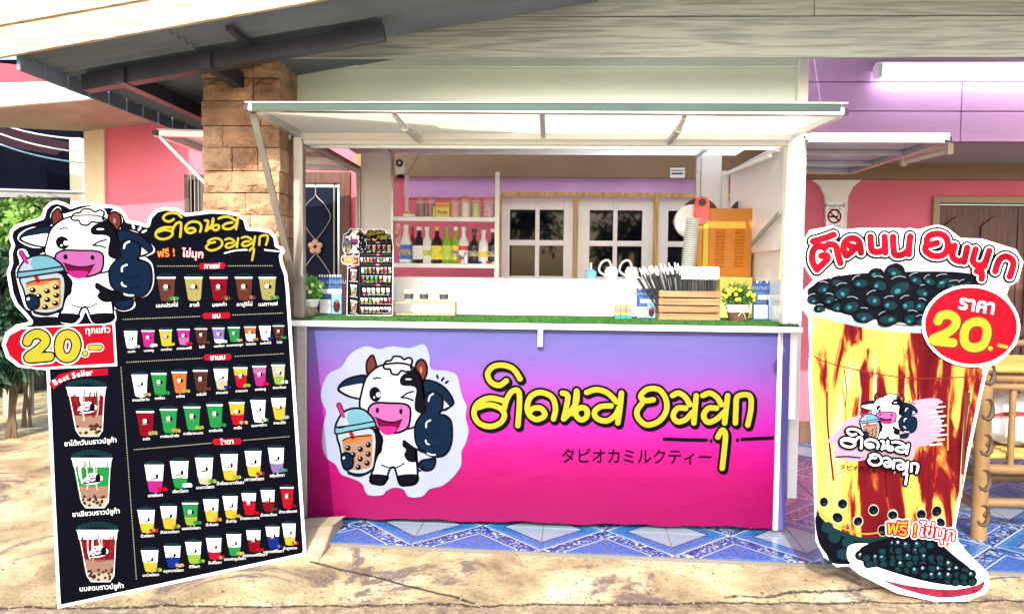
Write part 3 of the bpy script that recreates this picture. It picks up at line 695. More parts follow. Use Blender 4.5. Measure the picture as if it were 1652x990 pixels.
for k in range(len(ytop) - 1):
    z1, z0 = P(390, ytop[k], YC).z, P(390, ytop[k + 1], YC).z
    if k == len(ytop) - 2: z0 = GZ
    f = [.62, .3, .66, .76, .25, .8, .38, .55][k % 8]; xs_ = [xa, xa + (xb - xa) * f, xb]
    if k in (0, 5, 9): xs_ = [xa, xa + (xb - xa) * .38, xa + (xb - xa) * .72, xb]
    for a, b in zip(xs_, xs_[1:]):
        g = .0022; a2, b2, c2, d2_ = a + (g if a != xa else -rnd.uniform(0, .010)), b - (g if b != xb else -rnd.uniform(0, .006)), z0 + g, z1 - g
        m_ = MB(); fy = YC - rnd.uniform(0, .012); nxs, nzs = 5, 4; vs = []
        for j in range(nzs):
            for i in range(nxs):
                u_, v_ = i / (nxs - 1), j / (nzs - 1); e_ = i in (0, nxs - 1) or j in (0, nzs - 1)
                vs.append((a2 + (b2 - a2) * u_ + (0 if e_ else rnd.uniform(-.006, .006)), fy + (.007 if e_ else -rnd.uniform(0, .016)), c2 + (d2_ - c2) * v_))
        fs = [(j * nxs + i, j * nxs + i + 1, (j + 1) * nxs + i + 1, (j + 1) * nxs + i) for j in range(nzs - 1) for i in range(nxs - 1)]
        kb = len(vs); yb_ = YC + .36; vs += [(a2, yb_, c2), (b2, yb_, c2), (b2, yb_, d2_), (a2, yb_, d2_)]
        c00, c10, c11, c01 = 0, nxs - 1, nxs * nzs - 1, nxs * (nzs - 1)
        fs += [tuple([kb, kb + 1] + list(range(c10, -1, -1))), (kb + 1, kb + 2) + tuple(c11 - nxs * q for q in range(nzs)), tuple([kb + 2, kb + 3] + list(range(c01, c11 + 1))), (kb + 3, kb) + tuple(nxs * q for q in range(nzs)), (kb + 3, kb + 2, kb + 1, kb)]
        m_.add(vs, fs).build('brick', STN[rnd.randrange(3)], colm)

# ---- left background: neighbour's eave slab, dark shed, cream post, plants
nb = thing('neighbour_eave', 'white concrete eave slab with a red fascia above it at the left edge', 'roof', tuple(P(0, 180, 5.2)))
p = [P(-300, 197, 5.0), P(-40, 188, 5.0), P(185, 156, 5.0), P(185, 133, 5.0), P(160, 128, 5.0), P(-300, 150, 5.0)]
sl3 = [P(-300, 196, 5.0), P(182, 156, 5.0), P(300, 196, 5.86), P(140, 216, 5.86), P(-300, 330, 7.5)]
MB().prism([P(-300, 197, 5.0), P(182, 156, 5.0), P(182, 130, 5.0), P(-300, 140, 5.0)], (0, .04, 0)).build('white_fascia', WHITE, nb)
q = [P(-300, 197, 5.045), P(182, 156, 5.045), P(302, 194, 5.88), P(136, 217, 5.88), P(-60, 180, 6.4)]
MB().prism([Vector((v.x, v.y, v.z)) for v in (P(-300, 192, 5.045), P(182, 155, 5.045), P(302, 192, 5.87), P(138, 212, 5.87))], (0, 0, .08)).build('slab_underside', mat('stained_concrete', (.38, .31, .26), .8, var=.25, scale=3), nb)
MB().prism([P(-300, 150, 5.5), P(120, 135, 5.5), P(60, 108, 5.5), P(-20, 100, 5.5), P(-300, 90, 5.5)], (0, .05, 0)).build('red_fascia', mat('red_fascia_paint', (.62, .03, .06), .45), nb)
shed = thing('dark_shed', 'dark open shed with purple grey roof behind the wires on the left', 'shed', tuple(P(40, 300, 8.0)))
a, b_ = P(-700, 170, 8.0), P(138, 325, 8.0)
MB().box((a.x, 8.0, 1.3), (b_.x, 8.05, a.z + .5)).build('back_wall', mat('shed_inner_shade', (.003, .0035, .009), .9, spec=.03, var=.6, scale=1.2), shed)  # near-black colour stands in for the shade inside the shed
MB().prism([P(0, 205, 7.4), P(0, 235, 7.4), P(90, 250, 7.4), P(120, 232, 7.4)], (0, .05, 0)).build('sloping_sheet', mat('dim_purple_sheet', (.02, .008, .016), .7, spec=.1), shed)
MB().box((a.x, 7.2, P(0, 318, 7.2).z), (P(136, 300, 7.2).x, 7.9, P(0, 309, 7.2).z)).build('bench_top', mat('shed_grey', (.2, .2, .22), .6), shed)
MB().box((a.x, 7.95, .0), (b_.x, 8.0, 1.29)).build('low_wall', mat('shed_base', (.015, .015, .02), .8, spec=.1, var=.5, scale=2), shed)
cp = thing('cream_post', 'cream post with a white pipe down its side in front of the dark shed', 'post', tuple(P(125, 700, 6.6)))
MB().box((P(113, 300, 6.6).x, 6.6, 0), (P(131, 300, 6.6).x, 6.75, P(120, 222, 6.6).z)).build('post', CREAM, cp)
MB().tube([P(136, 226, 6.55), Vector((P(136, 226, 6.55).x, 6.55, 0))], .028, 12).build('pipe', WHITE2, cp)
for k, (y0, y1, c) in enumerate(((205, 245, 'white_wire'), (222, 262, 'blue_wire'), (192, 224, 'white_wire'))):
    pts = [P(-60 + 200 * t, y0 - 14 + (y1 - y0 + 16) * t + 10 * math.sin(math.pi * t), 6.3) for t in [i / 10 for i in range(11)]]
    tag(MB().tube(pts, .007, 6).build('overhead_wire', mat(c, (.6, .66, .7) if c[0] == 'w' else (.2, .45, .55), .5)), ['pale wire sagging highest across the dark shed opening' if k == 2 else 'pale wire crossing the middle of the dark shed opening', 'bluish wire hanging lowest across the dark shed opening'][k % 2], 'wire', 'wires across the shed')
tag(MB().tube([P(-80, 304, 6.4), P(140, 311, 6.4)], .016, 8).build('metal_rail', ALU), 'thin grey metal rail running level above the plants at the left edge', 'rail')

# ================================================================ STALL (kiosk)
ZR = P(880, 222, YF).z                       # top rail
ZCEIL = P(640, 248, YB).z
ZCT = P(880, 521, YF).z                      # counter top
xL, xR = P(480, 400, YF).x, P(1280, 400, YF).x
kiosk = thing('market_stall', 'white framed drinks stall with raised awning flaps and a pink and violet banner front', 'stall', ((xL + xR) / 2, YF, 0))
def X(px, py=400, Y=YF): return P(px, py, Y).x
def Z(px, py, Y=YF): return P(px, py, Y).z
# posts
part_box('post', (X(473), YF, Z(480, 843)), (X(489), YF + .05, ZR), ALUD, kiosk, .004)
part_box('post', (X(1266), YF, ZCT + .001), (X(1294), YF + .06, ZR), WHITE, kiosk, .004)
part_box('post', (X(577, 400, YB), YB - .05, .1), (X(583, 400, YB), YB, ZR), ALU, kiosk, .003)
part_box('post', (X(1160, 400, YB), YB - .05, .1), (X(1170, 400, YB), YB, ZR), WHITE, kiosk, .003)
part_box('rail', (X(489) + .001, YF + .002, ZR - .035), (X(1266) - .001, YF + .05, ZR), WHITE, kiosk, .003)
part_box('rail', (X(481), YF + .051, ZR - .03), (X(489), YB - .051, ZR), ALU, kiosk, .003)
part_box('rail', (X(1268), YF + .061, ZR - .03), (X(1278), YB - .051, ZR), WHITE, kiosk, .003)
# narrow red-brown seal over the left rail
MB().box((X(489) + .001, YF + .06, ZR - .004), (X(489) + .012, YB - .06, ZR + .012)).build('rubber_seal', mat('red_brown_seal', (.30, .06, .06), .6), kiosk)
MB().add([(xL - .01, YF + .06, ZCEIL), (xR + .02, YF + .06, ZCEIL), (xR + .02, YB + .02, ZCEIL), (xL - .01, YB + .02, ZCEIL)], [(0, 3, 2, 1)]).build('ceiling_sheet', translucent('translucent_white_sheet', (.93, .93, .92), .85), kiosk)
for px_, d in ((635, 1), (1122, -1)):
    x = X(px_, 250, YB)
    part_box('ceiling_batten', (x - .012, YB - .55, ZCEIL - .022), (x + .012, YB - .03, ZCEIL - .001), ALU, kiosk, .002)
# back wall, opening between 635 and 1125
zBo = ZCEIL - .001
part_box('back_panel', (X(583, 400, YB) + .002, YB - .03, .1), (X(634, 400, YB), YB, zBo), WHITE2, kiosk, .002)
part_box('back_panel', (X(1127, 400, YB), YB - .03, .1), (X(1160, 400, YB) - .002, YB, zBo), WHITE2, kiosk, .002)
part_box('edge_trim', (X(1119, 400, YB), YB - .034, 1.0), (X(1126, 400, YB), YB + .01, zBo), ALU, kiosk, .002)
part_box('edge_trim', (X(632, 400, YB), YB - .034, 1.0), (X(636, 400, YB), YB + .01, zBo), ALU, kiosk, .002)
# right side: framed panels below the flap opening
xs_ = X(1272)
part_box('side_panel', (xs_ + .016, YF + .07, .25), (xs_ + .028, YB - .06, Z(1215, 405, 4.5) - .012), WHITE2, kiosk, .002)
part_box('side_panel', (xs_ - .004, YF + .07, Z(1215, 405, 4.5) - .010), (xs_ + .012, YB - .06, Z(1215, 283, YB)), WHITE2, kiosk, .002)
MB().beam(PX(1212, 395, xs_ - .03), PX(1258, 343, xs_ - .03), .012, .022).build('brace', mat('grey_green_steel', (.30, .36, .35), .45), kiosk)
MB().beam(Vector((xs_ - .04, YF + .06, ZR - .045)), Vector((xs_ - .04, YB - .1, ZR - .03)), .03, .02).build('slide_rail', ALU, kiosk)
MB().beam(Vector((xs_ - .085, YF + .06, ZR - .075)), Vector((xs_ - .085, YB - .2, ZR - .05)), .02, .02).build('slide_rail', WHITE, kiosk)
MB().tube([PX(1262, 376, X(1259)), PX(1258, 450, X(1259))], [.002, .007], 8).build('cane', mat('bamboo_cane', (.55, .42, .18), .5), kiosk)
# left low side panel
part_box('side_panel', (X(482), YF + .06, .12), (X(488), YB - .06, ZCT - .03), WHITE2, kiosk, .002)
# counter
ct = part_box('counter_top', (X(468, 520), YF - .05, ZCT - .03), (X(1291, 520), 4.45, ZCT), WHITE, kiosk, .006)
part_box('bracket', (X(869), YF - .048, Z(870, 558)), (X(878), YF - .012, ZCT - .031), ALU, kiosk, .002)
part_box('bracket', (X(1260), YF - .03, Z(1260, 560)), (X(1263), YF - .012, ZCT - .031), ALU, kiosk, .002)
# inner back cupboard
YI = 4.46
part_box('inner_cabinet', (X(632, 450, YI), YI, .2), (X(1062, 450, YI), 4.98, Z(860, 449, YI)), WHITE, kiosk, .004)
part_box('side_shelf', (X(1216, 450, YI), YI, .2), (X(1278, 450, YI), 4.98, Z(1250, 451, YI)), WHITE, kiosk, .004)
for px_ in (680, 783, 850, 930, 1005):
    MB().lathe([(.001, -.003), (.004, -.003), (.004, .001), (.001, .001)], P(px_, 456, YI - .001), 8, (0, 1, 0)).build('screw', ALUD, kiosk)
# shelf unit in the back opening
YS = 5.0
for k, y in enumerate((352, 426)):
    part_box('shelf', (X(636, y, YS) + .004, YS - .07, Z(720, y + 6, YS)), (X(805, y, YS), YS + .10, Z(720, y - 1, YS)), WHITE, kiosk, .003)
part_box('shelf_upright', (X(799, 400, YS), YS - .075, 1.05), (X(806, 400, YS), YS - .071, Z(803, 280, YS)), WHITE, kiosk, .001)
part_box('shelf_upright', (X(650, 320, YS), YS + .08, Z(650, 350, YS)), (X(655, 320, YS), YS + .10, Z(650, 280, YS)), WHITE, kiosk, .001)
part_box('shelf_upright', (X(799, 400, YS) + .002, YS - .0705, 1.05), (X(805, 400, YS), YS - .055, Z(803, 284, YS)), ALU, kiosk, .001)
# the pinned frame below the banner and at the right corner
part_box('base_rail', (X(500), YF + .0, .035), (X(1262), YF + .05, .075), BLACK, kiosk)
part_box('corner_board', (X(1272), YF - .004, Z(1280, 676)), (X(1291), YF + .02, ZCT - .031), WHITE, kiosk, .003)
part_box('side_skirt', (X(1266), YF + .0, Z(1262, 851)), (X(1271), YF + .5, ZCT - .032), mat('violet_vinyl_side', (.09, .07, .28), .3), kiosk)
for x in (X(520), X(1240)):
    for y in (YF + .12, YB - .1):
        c_ = MB().lathe([(.001, -.014), (.035, -.012), (.038, 0), (.035, .012), (.001, .014)], (x, y, .038), 16, (1, 0, 0)).build('castor_wheel', BLACK, kiosk)
# awning flaps
TUBE = .034
def flap(name, pts, under, nbar, hinge_first=True, bars_along=None):
    """pts: hinge a, hinge b, outer b, outer a (3d)."""
    a, b, c, d = [Vector(p) for p in pts]; n = (b - a).cross(d - a).normalized()
    if n.z < 0: n = -n
    pr = MB().prism([p + n * (TUBE / 2 + .001) for p in (a, b, c, d)], n * .006)
    root = pr.build(name, under, kiosk)
    e = (d - a).normalized(); f = (b - a).normalized()
    MB().beam(d - f * .0, c + f * .0, TUBE, TUBE, n).build('front_bar', ALU, root, .002)
    MB().beam(a, b, TUBE * .9, TUBE * .9, n).build('hinge_bar', WHITE, root, .002)
    MB().beam(a + e * TUBE, d - e * TUBE * .52, TUBE * .9, TUBE * .96, n).build('side_bar', ALU, root, .002)
    MB().beam(b + e * TUBE, c - e * TUBE * .52, TUBE * .9, TUBE * .96, n).build('side_bar', ALU, root, .002)
    for t in nbar:
        p, q = a + (b - a) * t, d + (c - d) * t
        MB().beam(p + e * TUBE * .5, q - e * TUBE * .55, .024, .024, n).build('cross_bar', ALU, root, .002)
    for q, s_ in ((d, -1), (c, 1)):
        MB().box(tuple(q - Vector((.013, .013, .013)) + f * s_ * .006), tuple(q + Vector((.013, .013, .013)) + f * s_ * .006)).build('end_plug', BLACK, root)
    return root
YA = 3.27
UND = translucent('cream_awning_sheet', (.94, .93, .89), .82)
AWG = mat('green_grey_edge', (.025, .06, .05), .6, var=.25, scale=3)
fa, fb_ = P(402, 174, YA), P(1360, 181, YA)
fa.y = fb_.y = YA
ha, hb_ = Vector((X(488) + .0, YF - .02, ZR + .0)), Vector((X(1272), YF - .02, ZR))
aw = flap('awning', (ha, hb_, fb_, fa), UND, (.5,))
MB().box((fa.x + .018, YA - .022, fa.z - .014), (fb_.x - .018, YA - .0175, fa.z + .014)).build('edge_strip', AWG, aw)
MB().box((fa.x - .01, YA - .026, fa.z + .0175), (fb_.x + .01, YA + .06, fa.z + .022)).build('top_lip', WHITE, aw)
for t0_, px0 in ((.263, 640), (.737, 1112)):
    q0 = fa + (fb_ - fa) * ((px0 - 402) / 958); q1 = ha + (hb_ - ha) * ((683 - 490) / 782 if px0 == 640 else (1080 - 490) / 782)
    MB().tube([q0 + Vector((0, .03, -.02)), q0 + (q1 - q0) * .45 + Vector((0, 0, -.03))], .011, 8).tube([q0 + (q1 - q0) * .4 + Vector((0, 0, -.03)), q1 + Vector((0, 0, -.02))], .018, 8).build('gas_strut', ALU, aw)
MB().beam(fa + Vector((.01, .02, -.02)), P(474, 455, YF - .02), .012, .032, (1, 0, 0)).build('stay_bar', ALUD, aw, .002)
pr_ = P(474, 455, YF - .02)
# right flap
YH0, YH1 = YF + .03, YB - .05
ro = P(1528, 226, YH0)
GREY = mat('blue_grey_flap_sheet', (.34, .38, .46), .35, var=.15, scale=1.2)
rfp = flap('side_flap', (Vector((X(1290), YH0, ZR + .0)), Vector((X(1290), YH1, ZR)), Vector((ro.x, YH1, ro.z)), Vector((ro.x, YH0, ro.z))), GREY, (.36, .70))
for p in rfp.children: pass
MB().box((X(1296), YH0 - .022, ZR - .004), (ro.x, YH0 - .0175, ZR + .03)).build('top_lip', WHITE, rfp)
a_, b2 = P(1343, 284, YH1), P(1293, 326, YH1 - .2)
MB().beam(Vector((ro.x - (ro.x - X(1290)) * .62, YH1 - .1, ZR - .02)), Vector((X(1293, 326, 4.6), YH1 - .1, P(1293, 322, YH1 - .1).z)), .012, .022).build('stay_bar', ALU, rfp)
lo_ = P(256, 216, YF + .05)
lfp = flap('side_flap', (Vector((X(478), YH0, ZR)), Vector((X(478), YH1, ZR)), Vector((lo_.x, YH1, lo_.z)), Vector((lo_.x, YH0, lo_.z))), WHITE2, (.5,))
MB().beam(Vector((lo_.x + .02, YH0, lo_.z - .02)), P(332, 296, YH0), .014, .024, (0, 1, 0)).build('stay_bar', ALU, lfp)

# ---- the banner on the counter front
def banner_mat():
    m = mat('violet_pink_vinyl', (.5, .1, .5), .32, spec=.22); n = m.node_tree.nodes; l = m.node_tree.links; b = n['Principled BSDF']
    tc = [x for x in n if x.type == 'TEX_COORD'][0]; sx = n.new('ShaderNodeSeparateXYZ'); l.new(tc.outputs['Object'], sx.inputs[0])
    mr = n.new('ShaderNodeMapRange'); mr.inputs[1].default_value = Z(870, 843); mr.inputs[2].default_value = Z(870, 527)
    nz = n.new('ShaderNodeTexNoise'); nz.inputs['Scale'].default_value = 1.6; l.new(tc.outputs['Object'], nz.inputs['Vector'])
    ad = n.new('ShaderNodeMath'); ad.operation = 'MULTIPLY_ADD'; ad.inputs[1].default_value = .06; l.new(nz.outputs[0], ad.inputs[0]); l.new(sx.outputs[2], ad.inputs[2]); l.new(ad.outputs[0], mr.inputs[0])
    r = ramp_of(m); e = r.color_ramp.elements
    while len(e) < 7: e.new(.5)
    for k, (p, c) in enumerate([(.0, (.15, .0, .048)), (.25, (.20, .0, .068)), (.40, (.27, .001, .12)), (.56, (.27, .010, .23)), (.72, (.19, .040, .27)), (.86, (.105, .07, .27)), (1, (.075, .08, .26))]):
        e[k].position = p; e[k].color = (*c, 1)
    l.new(mr.outputs[0], r.inputs[0])
    mp = n.new('ShaderNodeMapping'); mp.inputs['Scale'].default_value = (1, 1, 2.2); mp.inputs['Rotation'].default_value = (0, .3, 0); l.new(tc.outputs['Object'], mp.inputs[0])
    a = n.new('ShaderNodeTexNoise'); a.inputs['Scale'].default_value = 2.4; a.inputs['Detail'].default_value = 3; a.inputs['Distortion'].default_value = .5; l.new(mp.outputs[0], a.inputs['Vector'])
    bp = n.new('ShaderNodeBump'); bp.inputs['Strength'].default_value = .35; bp.inputs['Distance'].default_value = .02; l.new(a.outputs[0], bp.inputs['Height']); l.new(bp.outputs[0], b.inputs['Normal'])
    return m
BY = YF - .010
bp_l, bp_r = X(497, 680), X(1250, 680)
bn = MB(); NX, NZ = 60, 24; z0b, z1b = Z(870, 842, BY), ZCT - .032
vs = []
for j in range(NZ + 1):
    for i in range(NX + 1):
        u_, v_ = i / NX, j / NZ; x = bp_l + (bp_r - bp_l) * u_
        low = max(0, .25 - v_) * 4
        y = BY + .0035 * math.sin(u_ * 9 + v_ * 3) * low - .004 * low * (math.sin(u_ * 23) * .5 + .5)
        z = z0b + (z1b - z0b) * v_ + (.004 * math.sin(u_ * 30) + .003 * math.sin(u_ * 71)) * (1 - v_) ** 6
        vs.append((x, y, z))
fs = [(j * (NX + 1) + i, j * (NX + 1) + i + 1, (j + 1) * (NX + 1) + i + 1, (j + 1) * (NX + 1) + i) for j in range(NZ) for i in range(NX)]
bn.add(vs, fs, True)
part_box('front_panel', (X(497, 680) + .002, BY + .008, z0b + .02), (X(1258), BY + .012, ZCT - .033), WHITE2, kiosk)
part_box('side_frame', (X(480, 680), YF - .014, z0b - .0), (X(496, 680), YF - .002, ZCT - .031), ALU, kiosk, .003)
part_box('side_frame', (X(1250, 680) + .001, YF - .016, z0b - .01), (X(1258, 680), YF - .002, ZCT - .031), WHITE, kiosk, .002)
part_box('side_frame', (X(1258, 680) + .001, YF - .014, z0b - .01), (X(1270, 680), YF - .002, ZCT - .031), mat('violet_vinyl', (.09, .08, .30), .3), kiosk, .002)
banner = bn.build('vinyl_banner', banner_mat(), kiosk)
BPL = Plane((0, BY - .006, 1), (1, 0, 0), (0, 0, 1))

# ================================================================ PRINTED ART
def cow(A, z, full=True, white='white', outline='black', ow=5.5, tea='tea', halo=None, light=False):
    """emblem: cartoon cow with a bubble tea cup, thumb up. Coordinates are those of the emblem drawing (about 1000 units)."""
    W, K, N = I[white], I[outline], I['navy']; r = ow
    def sh(pts, col, closed=True, out=True, zz=0, rr=None):
        A.poly(pts, col, z + zz)
        if out: A.strokes(pts, rr or r, K, z + zz + 1, closed=True)
    silh = [(365, 108), (383, 150), (430, 140), (500, 112), (570, 122), (590, 165), (628, 130), (655, 180), (645, 245), (720, 262), (798, 355), (775, 385), (742, 400), (785, 450), (790, 560), (760, 630), (700, 645), (700, 700), (655, 720), (610, 710), (606, 790), (520, 798), (480, 715), (440, 790), (370, 788), (350, 750), (250, 745), (235, 705), (205, 690), (170, 500), (190, 440), (180, 370), (205, 365), (225, 405), (300, 380), (310, 335), (240, 330), (183, 285), (230, 235), (335, 218), (338, 150)]
    if halo is not None:
        for col, d in halo: A.strokes(silh, d, I[col], z - 1, closed=True, fill=True, h=.8); z += 1
    # tail
    A.strokes([(600, 600), (612, 720), (640, 700)], 4, K, z + 0)
    sh([(612, 690), (630, 668), (660, 662), (700, 658), (695, 700), (670, 720), (635, 718)], N)
    # right ear, then horns
    sh([(636, 250), (700, 250), (760, 290), (798, 355), (775, 385), (735, 400), (660, 360)], N)
    A.poly([(740, 340), (775, 378), (738, 396)], W, z + 1, False)
    sh([(365, 108), (340, 135), (334, 175), (345, 212), (385, 170), (378, 130)], I['horn'])
    sh([(628, 130), (600, 150), (598, 200), (630, 245), (655, 205), (652, 155)], I['horn'])
    A.ell(625, 185, 7, 17, I['tea'], z + 1)
    # left ear
    sh([(183, 288), (215, 245), (270, 222), (335, 218), (330, 270), (320, 335), (260, 332), (215, 315)], N)
    A.poly([(192, 288), (250, 268), (330, 262), (318, 330), (255, 325)], W, z + 1)
    # body
    body = [(395, 480), (420, 560), (385, 660), (360, 745), (355, 780), (380, 792), (430, 790), (458, 715), (485, 708), (510, 790), (545, 800), (600, 785), (606, 720), (598, 610), (640, 620), (700, 560), (640, 480), (560, 470)]
    sh(body, W, zz=2)
    A.poly([(356, 742), (450, 748), (436, 786), (385, 793), (358, 785)], K, z + 3); A.poly([(500, 748), (605, 742), (604, 788), (540, 800), (512, 790)], K, z + 3)
    A.poly([(530, 560), (560, 580), (598, 610), (600, 670), (560, 672), (535, 640), (545, 610), (527, 590)], K, z + 3)
    A.poly([(370, 500), (405, 520), (418, 580), (412, 625), (375, 635)], K, z + 3)
    A.strokes([(415, 690), (450, 704), (495, 704), (535, 682)], 3.5, K, z + 3)
    # head
    head = [(300, 385), (310, 300), (335, 225), (385, 175), (440, 155), (520, 150), (580, 170), (625, 230), (640, 320), (650, 400), (600, 480), (540, 500), (440, 500), (350, 470)]
    sh(head, W, zz=4)
    A.poly([(640, 420), (595, 400), (592, 350), (600, 290), (575, 272), (525, 268), (512, 240), (530, 210), (565, 195), (590, 180), (625, 225), (645, 300), (655, 380)], K, z + 5)
    A.ell(558, 235, 18, 5, W, z + 6)
    # forelock
    sh([(425, 165), (440, 140), (465, 135), (480, 115), (515, 115), (535, 130), (560, 120), (578, 135), (570, 170), (578, 190), (545, 195), (520, 190), (500, 210), (470, 205), (460, 182), (435, 180)], W, zz=5)
    # eyes
    A.ell(381, 315, 31, 40, K, z + 6, -8); A.ell(398, 317, 12, 14, W, z + 7); A.ell(376, 331, 5, 6, W, z + 7)
    A.strokes([(373, 233), (388, 227), (408, 229)], 4, K, z + 6)
    A.strokes([(585, 300), (555, 308), (520, 332)], 4.5, K, z + 6); A.strokes([(522, 332), (555, 336), (582, 348)], 4.5, K, z + 6)
    # muzzle
    sh([(345, 420), (352, 380), (390, 360), (460, 362), (530, 365), (565, 385), (568, 440), (555, 490), (515, 515), (470, 520), (420, 510), (370, 470)], I['pink'], zz=6)
    A.ell(393, 400, 9, 15, K, z + 8); A.ell(518, 406, 9, 15, K, z + 8)
    A.poly([(388, 440), (430, 456), (480, 462), (520, 452), (505, 495), (480, 522), (440, 530), (408, 505)], I['mouth'], z + 8)
    A.strokes([(383, 438), (430, 457), (480, 462), (524, 450)], 3.5, K, z + 9)
    A.poly([(402, 488), (440, 484), (495, 490), (480, 520), (440, 529), (412, 510)], I['mag'], z + 9)
    # cup
    A.strokes([(188, 372), (214, 432)], 14, K, z + 7); A.strokes([(188, 372), (214, 432)], 9, I['mag'], z + 12)
    cup = [(190, 515), (195, 600), (215, 690), (245, 730), (300, 740), (350, 725), (378, 680), (372, 500)]
    sh(cup, I['lsky'], zz=7)
    A.strokes([(240, 735), (300, 748), (372, 715)], 6, N, z + 7)
    A.poly([(208, 565), (240, 545), (300, 532), (362, 530), (365, 600), (360, 690), (320, 712), (260, 715), (228, 690)], I['ora'], z + 9); A.poly([(212, 580), (280, 570), (352, 548), (354, 680), (318, 705), (262, 708), (232, 685)], I[tea], z + 10)
    A.strokes([(208, 560), (250, 543), (362, 532)], 3, K, z + 11)
    A.strokes([(252, 515), (262, 545)], 10, I['red'], z + 11)
    for (x, y) in ((237, 600), (303, 606), (345, 583), (264, 636), (345, 632), (303, 658), (339, 680), (292, 702)):
        A.ell(x, y, 14, 15, K, z + 12); A.ell(x - 4, y - 5, 4, 4, W, z + 13)
    sh([(182, 500), (195, 430), (240, 395), (300, 390), (345, 415), (368, 470)], I['sky'], zz=9)
    A.poly([(182, 495), (200, 435), (240, 405), (230, 440), (240, 480)], I['lsky'], z + 11)
    sh([(168, 500), (175, 490), (270, 478), (372, 460), (382, 470), (378, 486), (280, 505), (178, 524), (168, 515)], I['sky'], zz=11, rr=4)
    sh([(202, 650), (215, 628), (240, 628), (262, 650), (262, 695), (240, 712), (215, 705)], N, zz=13)
    A.ell(215, 652, 7, 9, W, z + 15, 30)
    # thumb up arm
    A.strokes([(535, 560), (590, 600), (650, 628)], 4, K, z + 6)
    sh([(655, 320), (680, 305), (720, 312), (740, 340), (738, 390), (722, 420), (755, 428), (785, 460), (790, 540), (778, 600), (745, 640), (690, 645), (640, 620), (602, 580), (592, 520), (598, 470), (625, 425), (650, 400), (645, 360)], N, zz=7)
    for q in ([(665, 350), (672, 325), (690, 312)], [(652, 490), (655, 465), (675, 452)], [(650, 560), (655, 575), (668, 582)], [(660, 628), (680, 636), (700, 636)]): A.strokes(q, 4.5, W, z + 9)
    for q in ([(655, 520), (700, 528), (735, 520)], [(655, 582), (690, 592), (735, 585)]): A.strokes(q, 2, K, z + 9)
    if light:      # thin white contour round limbs on black boards
        A.strokes(silh, 10, I['white'], z - 1, closed=True)
    for (x, y, a) in ((712, 222, 75), (740, 235, 120), (762, 250, 145)): A.ell(x, y, 14, 6, I['white' if light else outline], z + 5, a)
W1 = [[(235, 165), (200, 187), (160, 172), (143, 130), (170, 95), (220, 88), (270, 107), (303, 155)],
      [(218, 262), (150, 250), (92, 278), (76, 330), (102, 374), (155, 390), (205, 372), (226, 335), (205, 300), (150, 283), (98, 296)],
      [(225, 300), (238, 255), (262, 218), (290, 212), (300, 240), (298, 310), (292, 385)],
      [(468, 352), (478, 300), (460, 245), (405, 222), (358, 240), (338, 290), (350, 335), (385, 355), (425, 335), (408, 302), (370, 300), (346, 322)],
      [(512, 225), (538, 238), (530, 300), (518, 352)], [(518, 352), (545, 325), (580, 270), (582, 215), (575, 290), (580, 335), (605, 357), (632, 340), (630, 305), (600, 298), (560, 325)],
      [(632, 222), (680, 208), (735, 225), (778, 268)], [(752, 288), (700, 292), (670, 318), (682, 350), (730, 362), (772, 335), (790, 300)], [(803, 225), (796, 300), (785, 372)]]
W2 = [[(960, 258), (920, 262), (898, 240), (930, 207), (985, 207), (1020, 250), (1025, 310), (990, 362), (930, 382), (888, 352), (880, 312), (905, 275)],
      [(1055, 237), (1085, 225), (1118, 245), (1140, 282)], [(1120, 300), (1080, 300), (1058, 335), (1078, 366), (1120, 355), (1152, 320)], [(1172, 238), (1160, 372)],
      [(1205, 237), (1240, 225), (1275, 247), (1295, 282)], [(1272, 300), (1232, 300), (1208, 335), (1228, 368), (1270, 355), (1308, 320)], [(1327, 238), (1312, 372)],
      [(1365, 372), (1368, 300), (1376, 242), (1435, 238), (1442, 300), (1426, 382)],
      [(1278, 442), (1300, 408), (1316, 430), (1311, 500), (1300, 595)]]
LN = [[(1015, 452), (1120, 455), (1222, 457)], [(1398, 453), (1548, 446)]]; DT = [(1246, 461), (1376, 457), (1602, 447)]
def lettering(A, words, z, col, rr=15, outline='black', orr=24, shadow=True):
    if outline:
        if shadow: A.strokes(words, orr, I[outline], z, d=(7, 8))
        A.strokes(words, orr, I[outline], z + 1)
    A.strokes(words, rr, I[col], z + 2)
# -- banner emblem and lettering
A = Art((1 / 3.3, 0, 490, 0, 1 / 3.3, 540))
patch = [(95, 290), (130, 210), (200, 170), (250, 100), (330, 60), (400, 75), (470, 60), (560, 70), (640, 50), (670, 110), (680, 180), (760, 190), (815, 215), (835, 290), (850, 340), (868, 380), (862, 440), (878, 510), (860, 580), (840, 620), (838, 690), (800, 750), (740, 800), (670, 820), (630, 858), (560, 860), (530, 820), (480, 812), (440, 830), (415, 852), (340, 848), (310, 790), (250, 760), (200, 740), (170, 690), (120, 650), (98, 580), (105, 480), (120, 410), (95, 350)]
A.poly(patch, mat('ink_sky_tint_patch', (.21, .24, .35), .3, var=.12, scale=2.2), 0)  # white sticker, its bluish skylight put into the ink colour
cow(A, 1, white='skywhite')
A.build('cow_emblem', BPL, banner)
A = Art((1 / 3.059, 0, 740, 0, 1 / 3.059, 560))
lettering(A, W1 + W2, 0, 'yel', 13.5, 'black', 24)
for q in LN: A.strokes(q, 8, I['black'], 0)
for q in DT[:2]: A.ell(q[0], q[1], 8, 9, I['black'], 0)
A.build('banner_lettering', BPL, banner)
A = Art(); A.text('タピオカミルクティー', 1027, 745.5, 26.5, I['black'], 0, .008, .6, .925); A.build('banner_subtitle', BPL, banner)

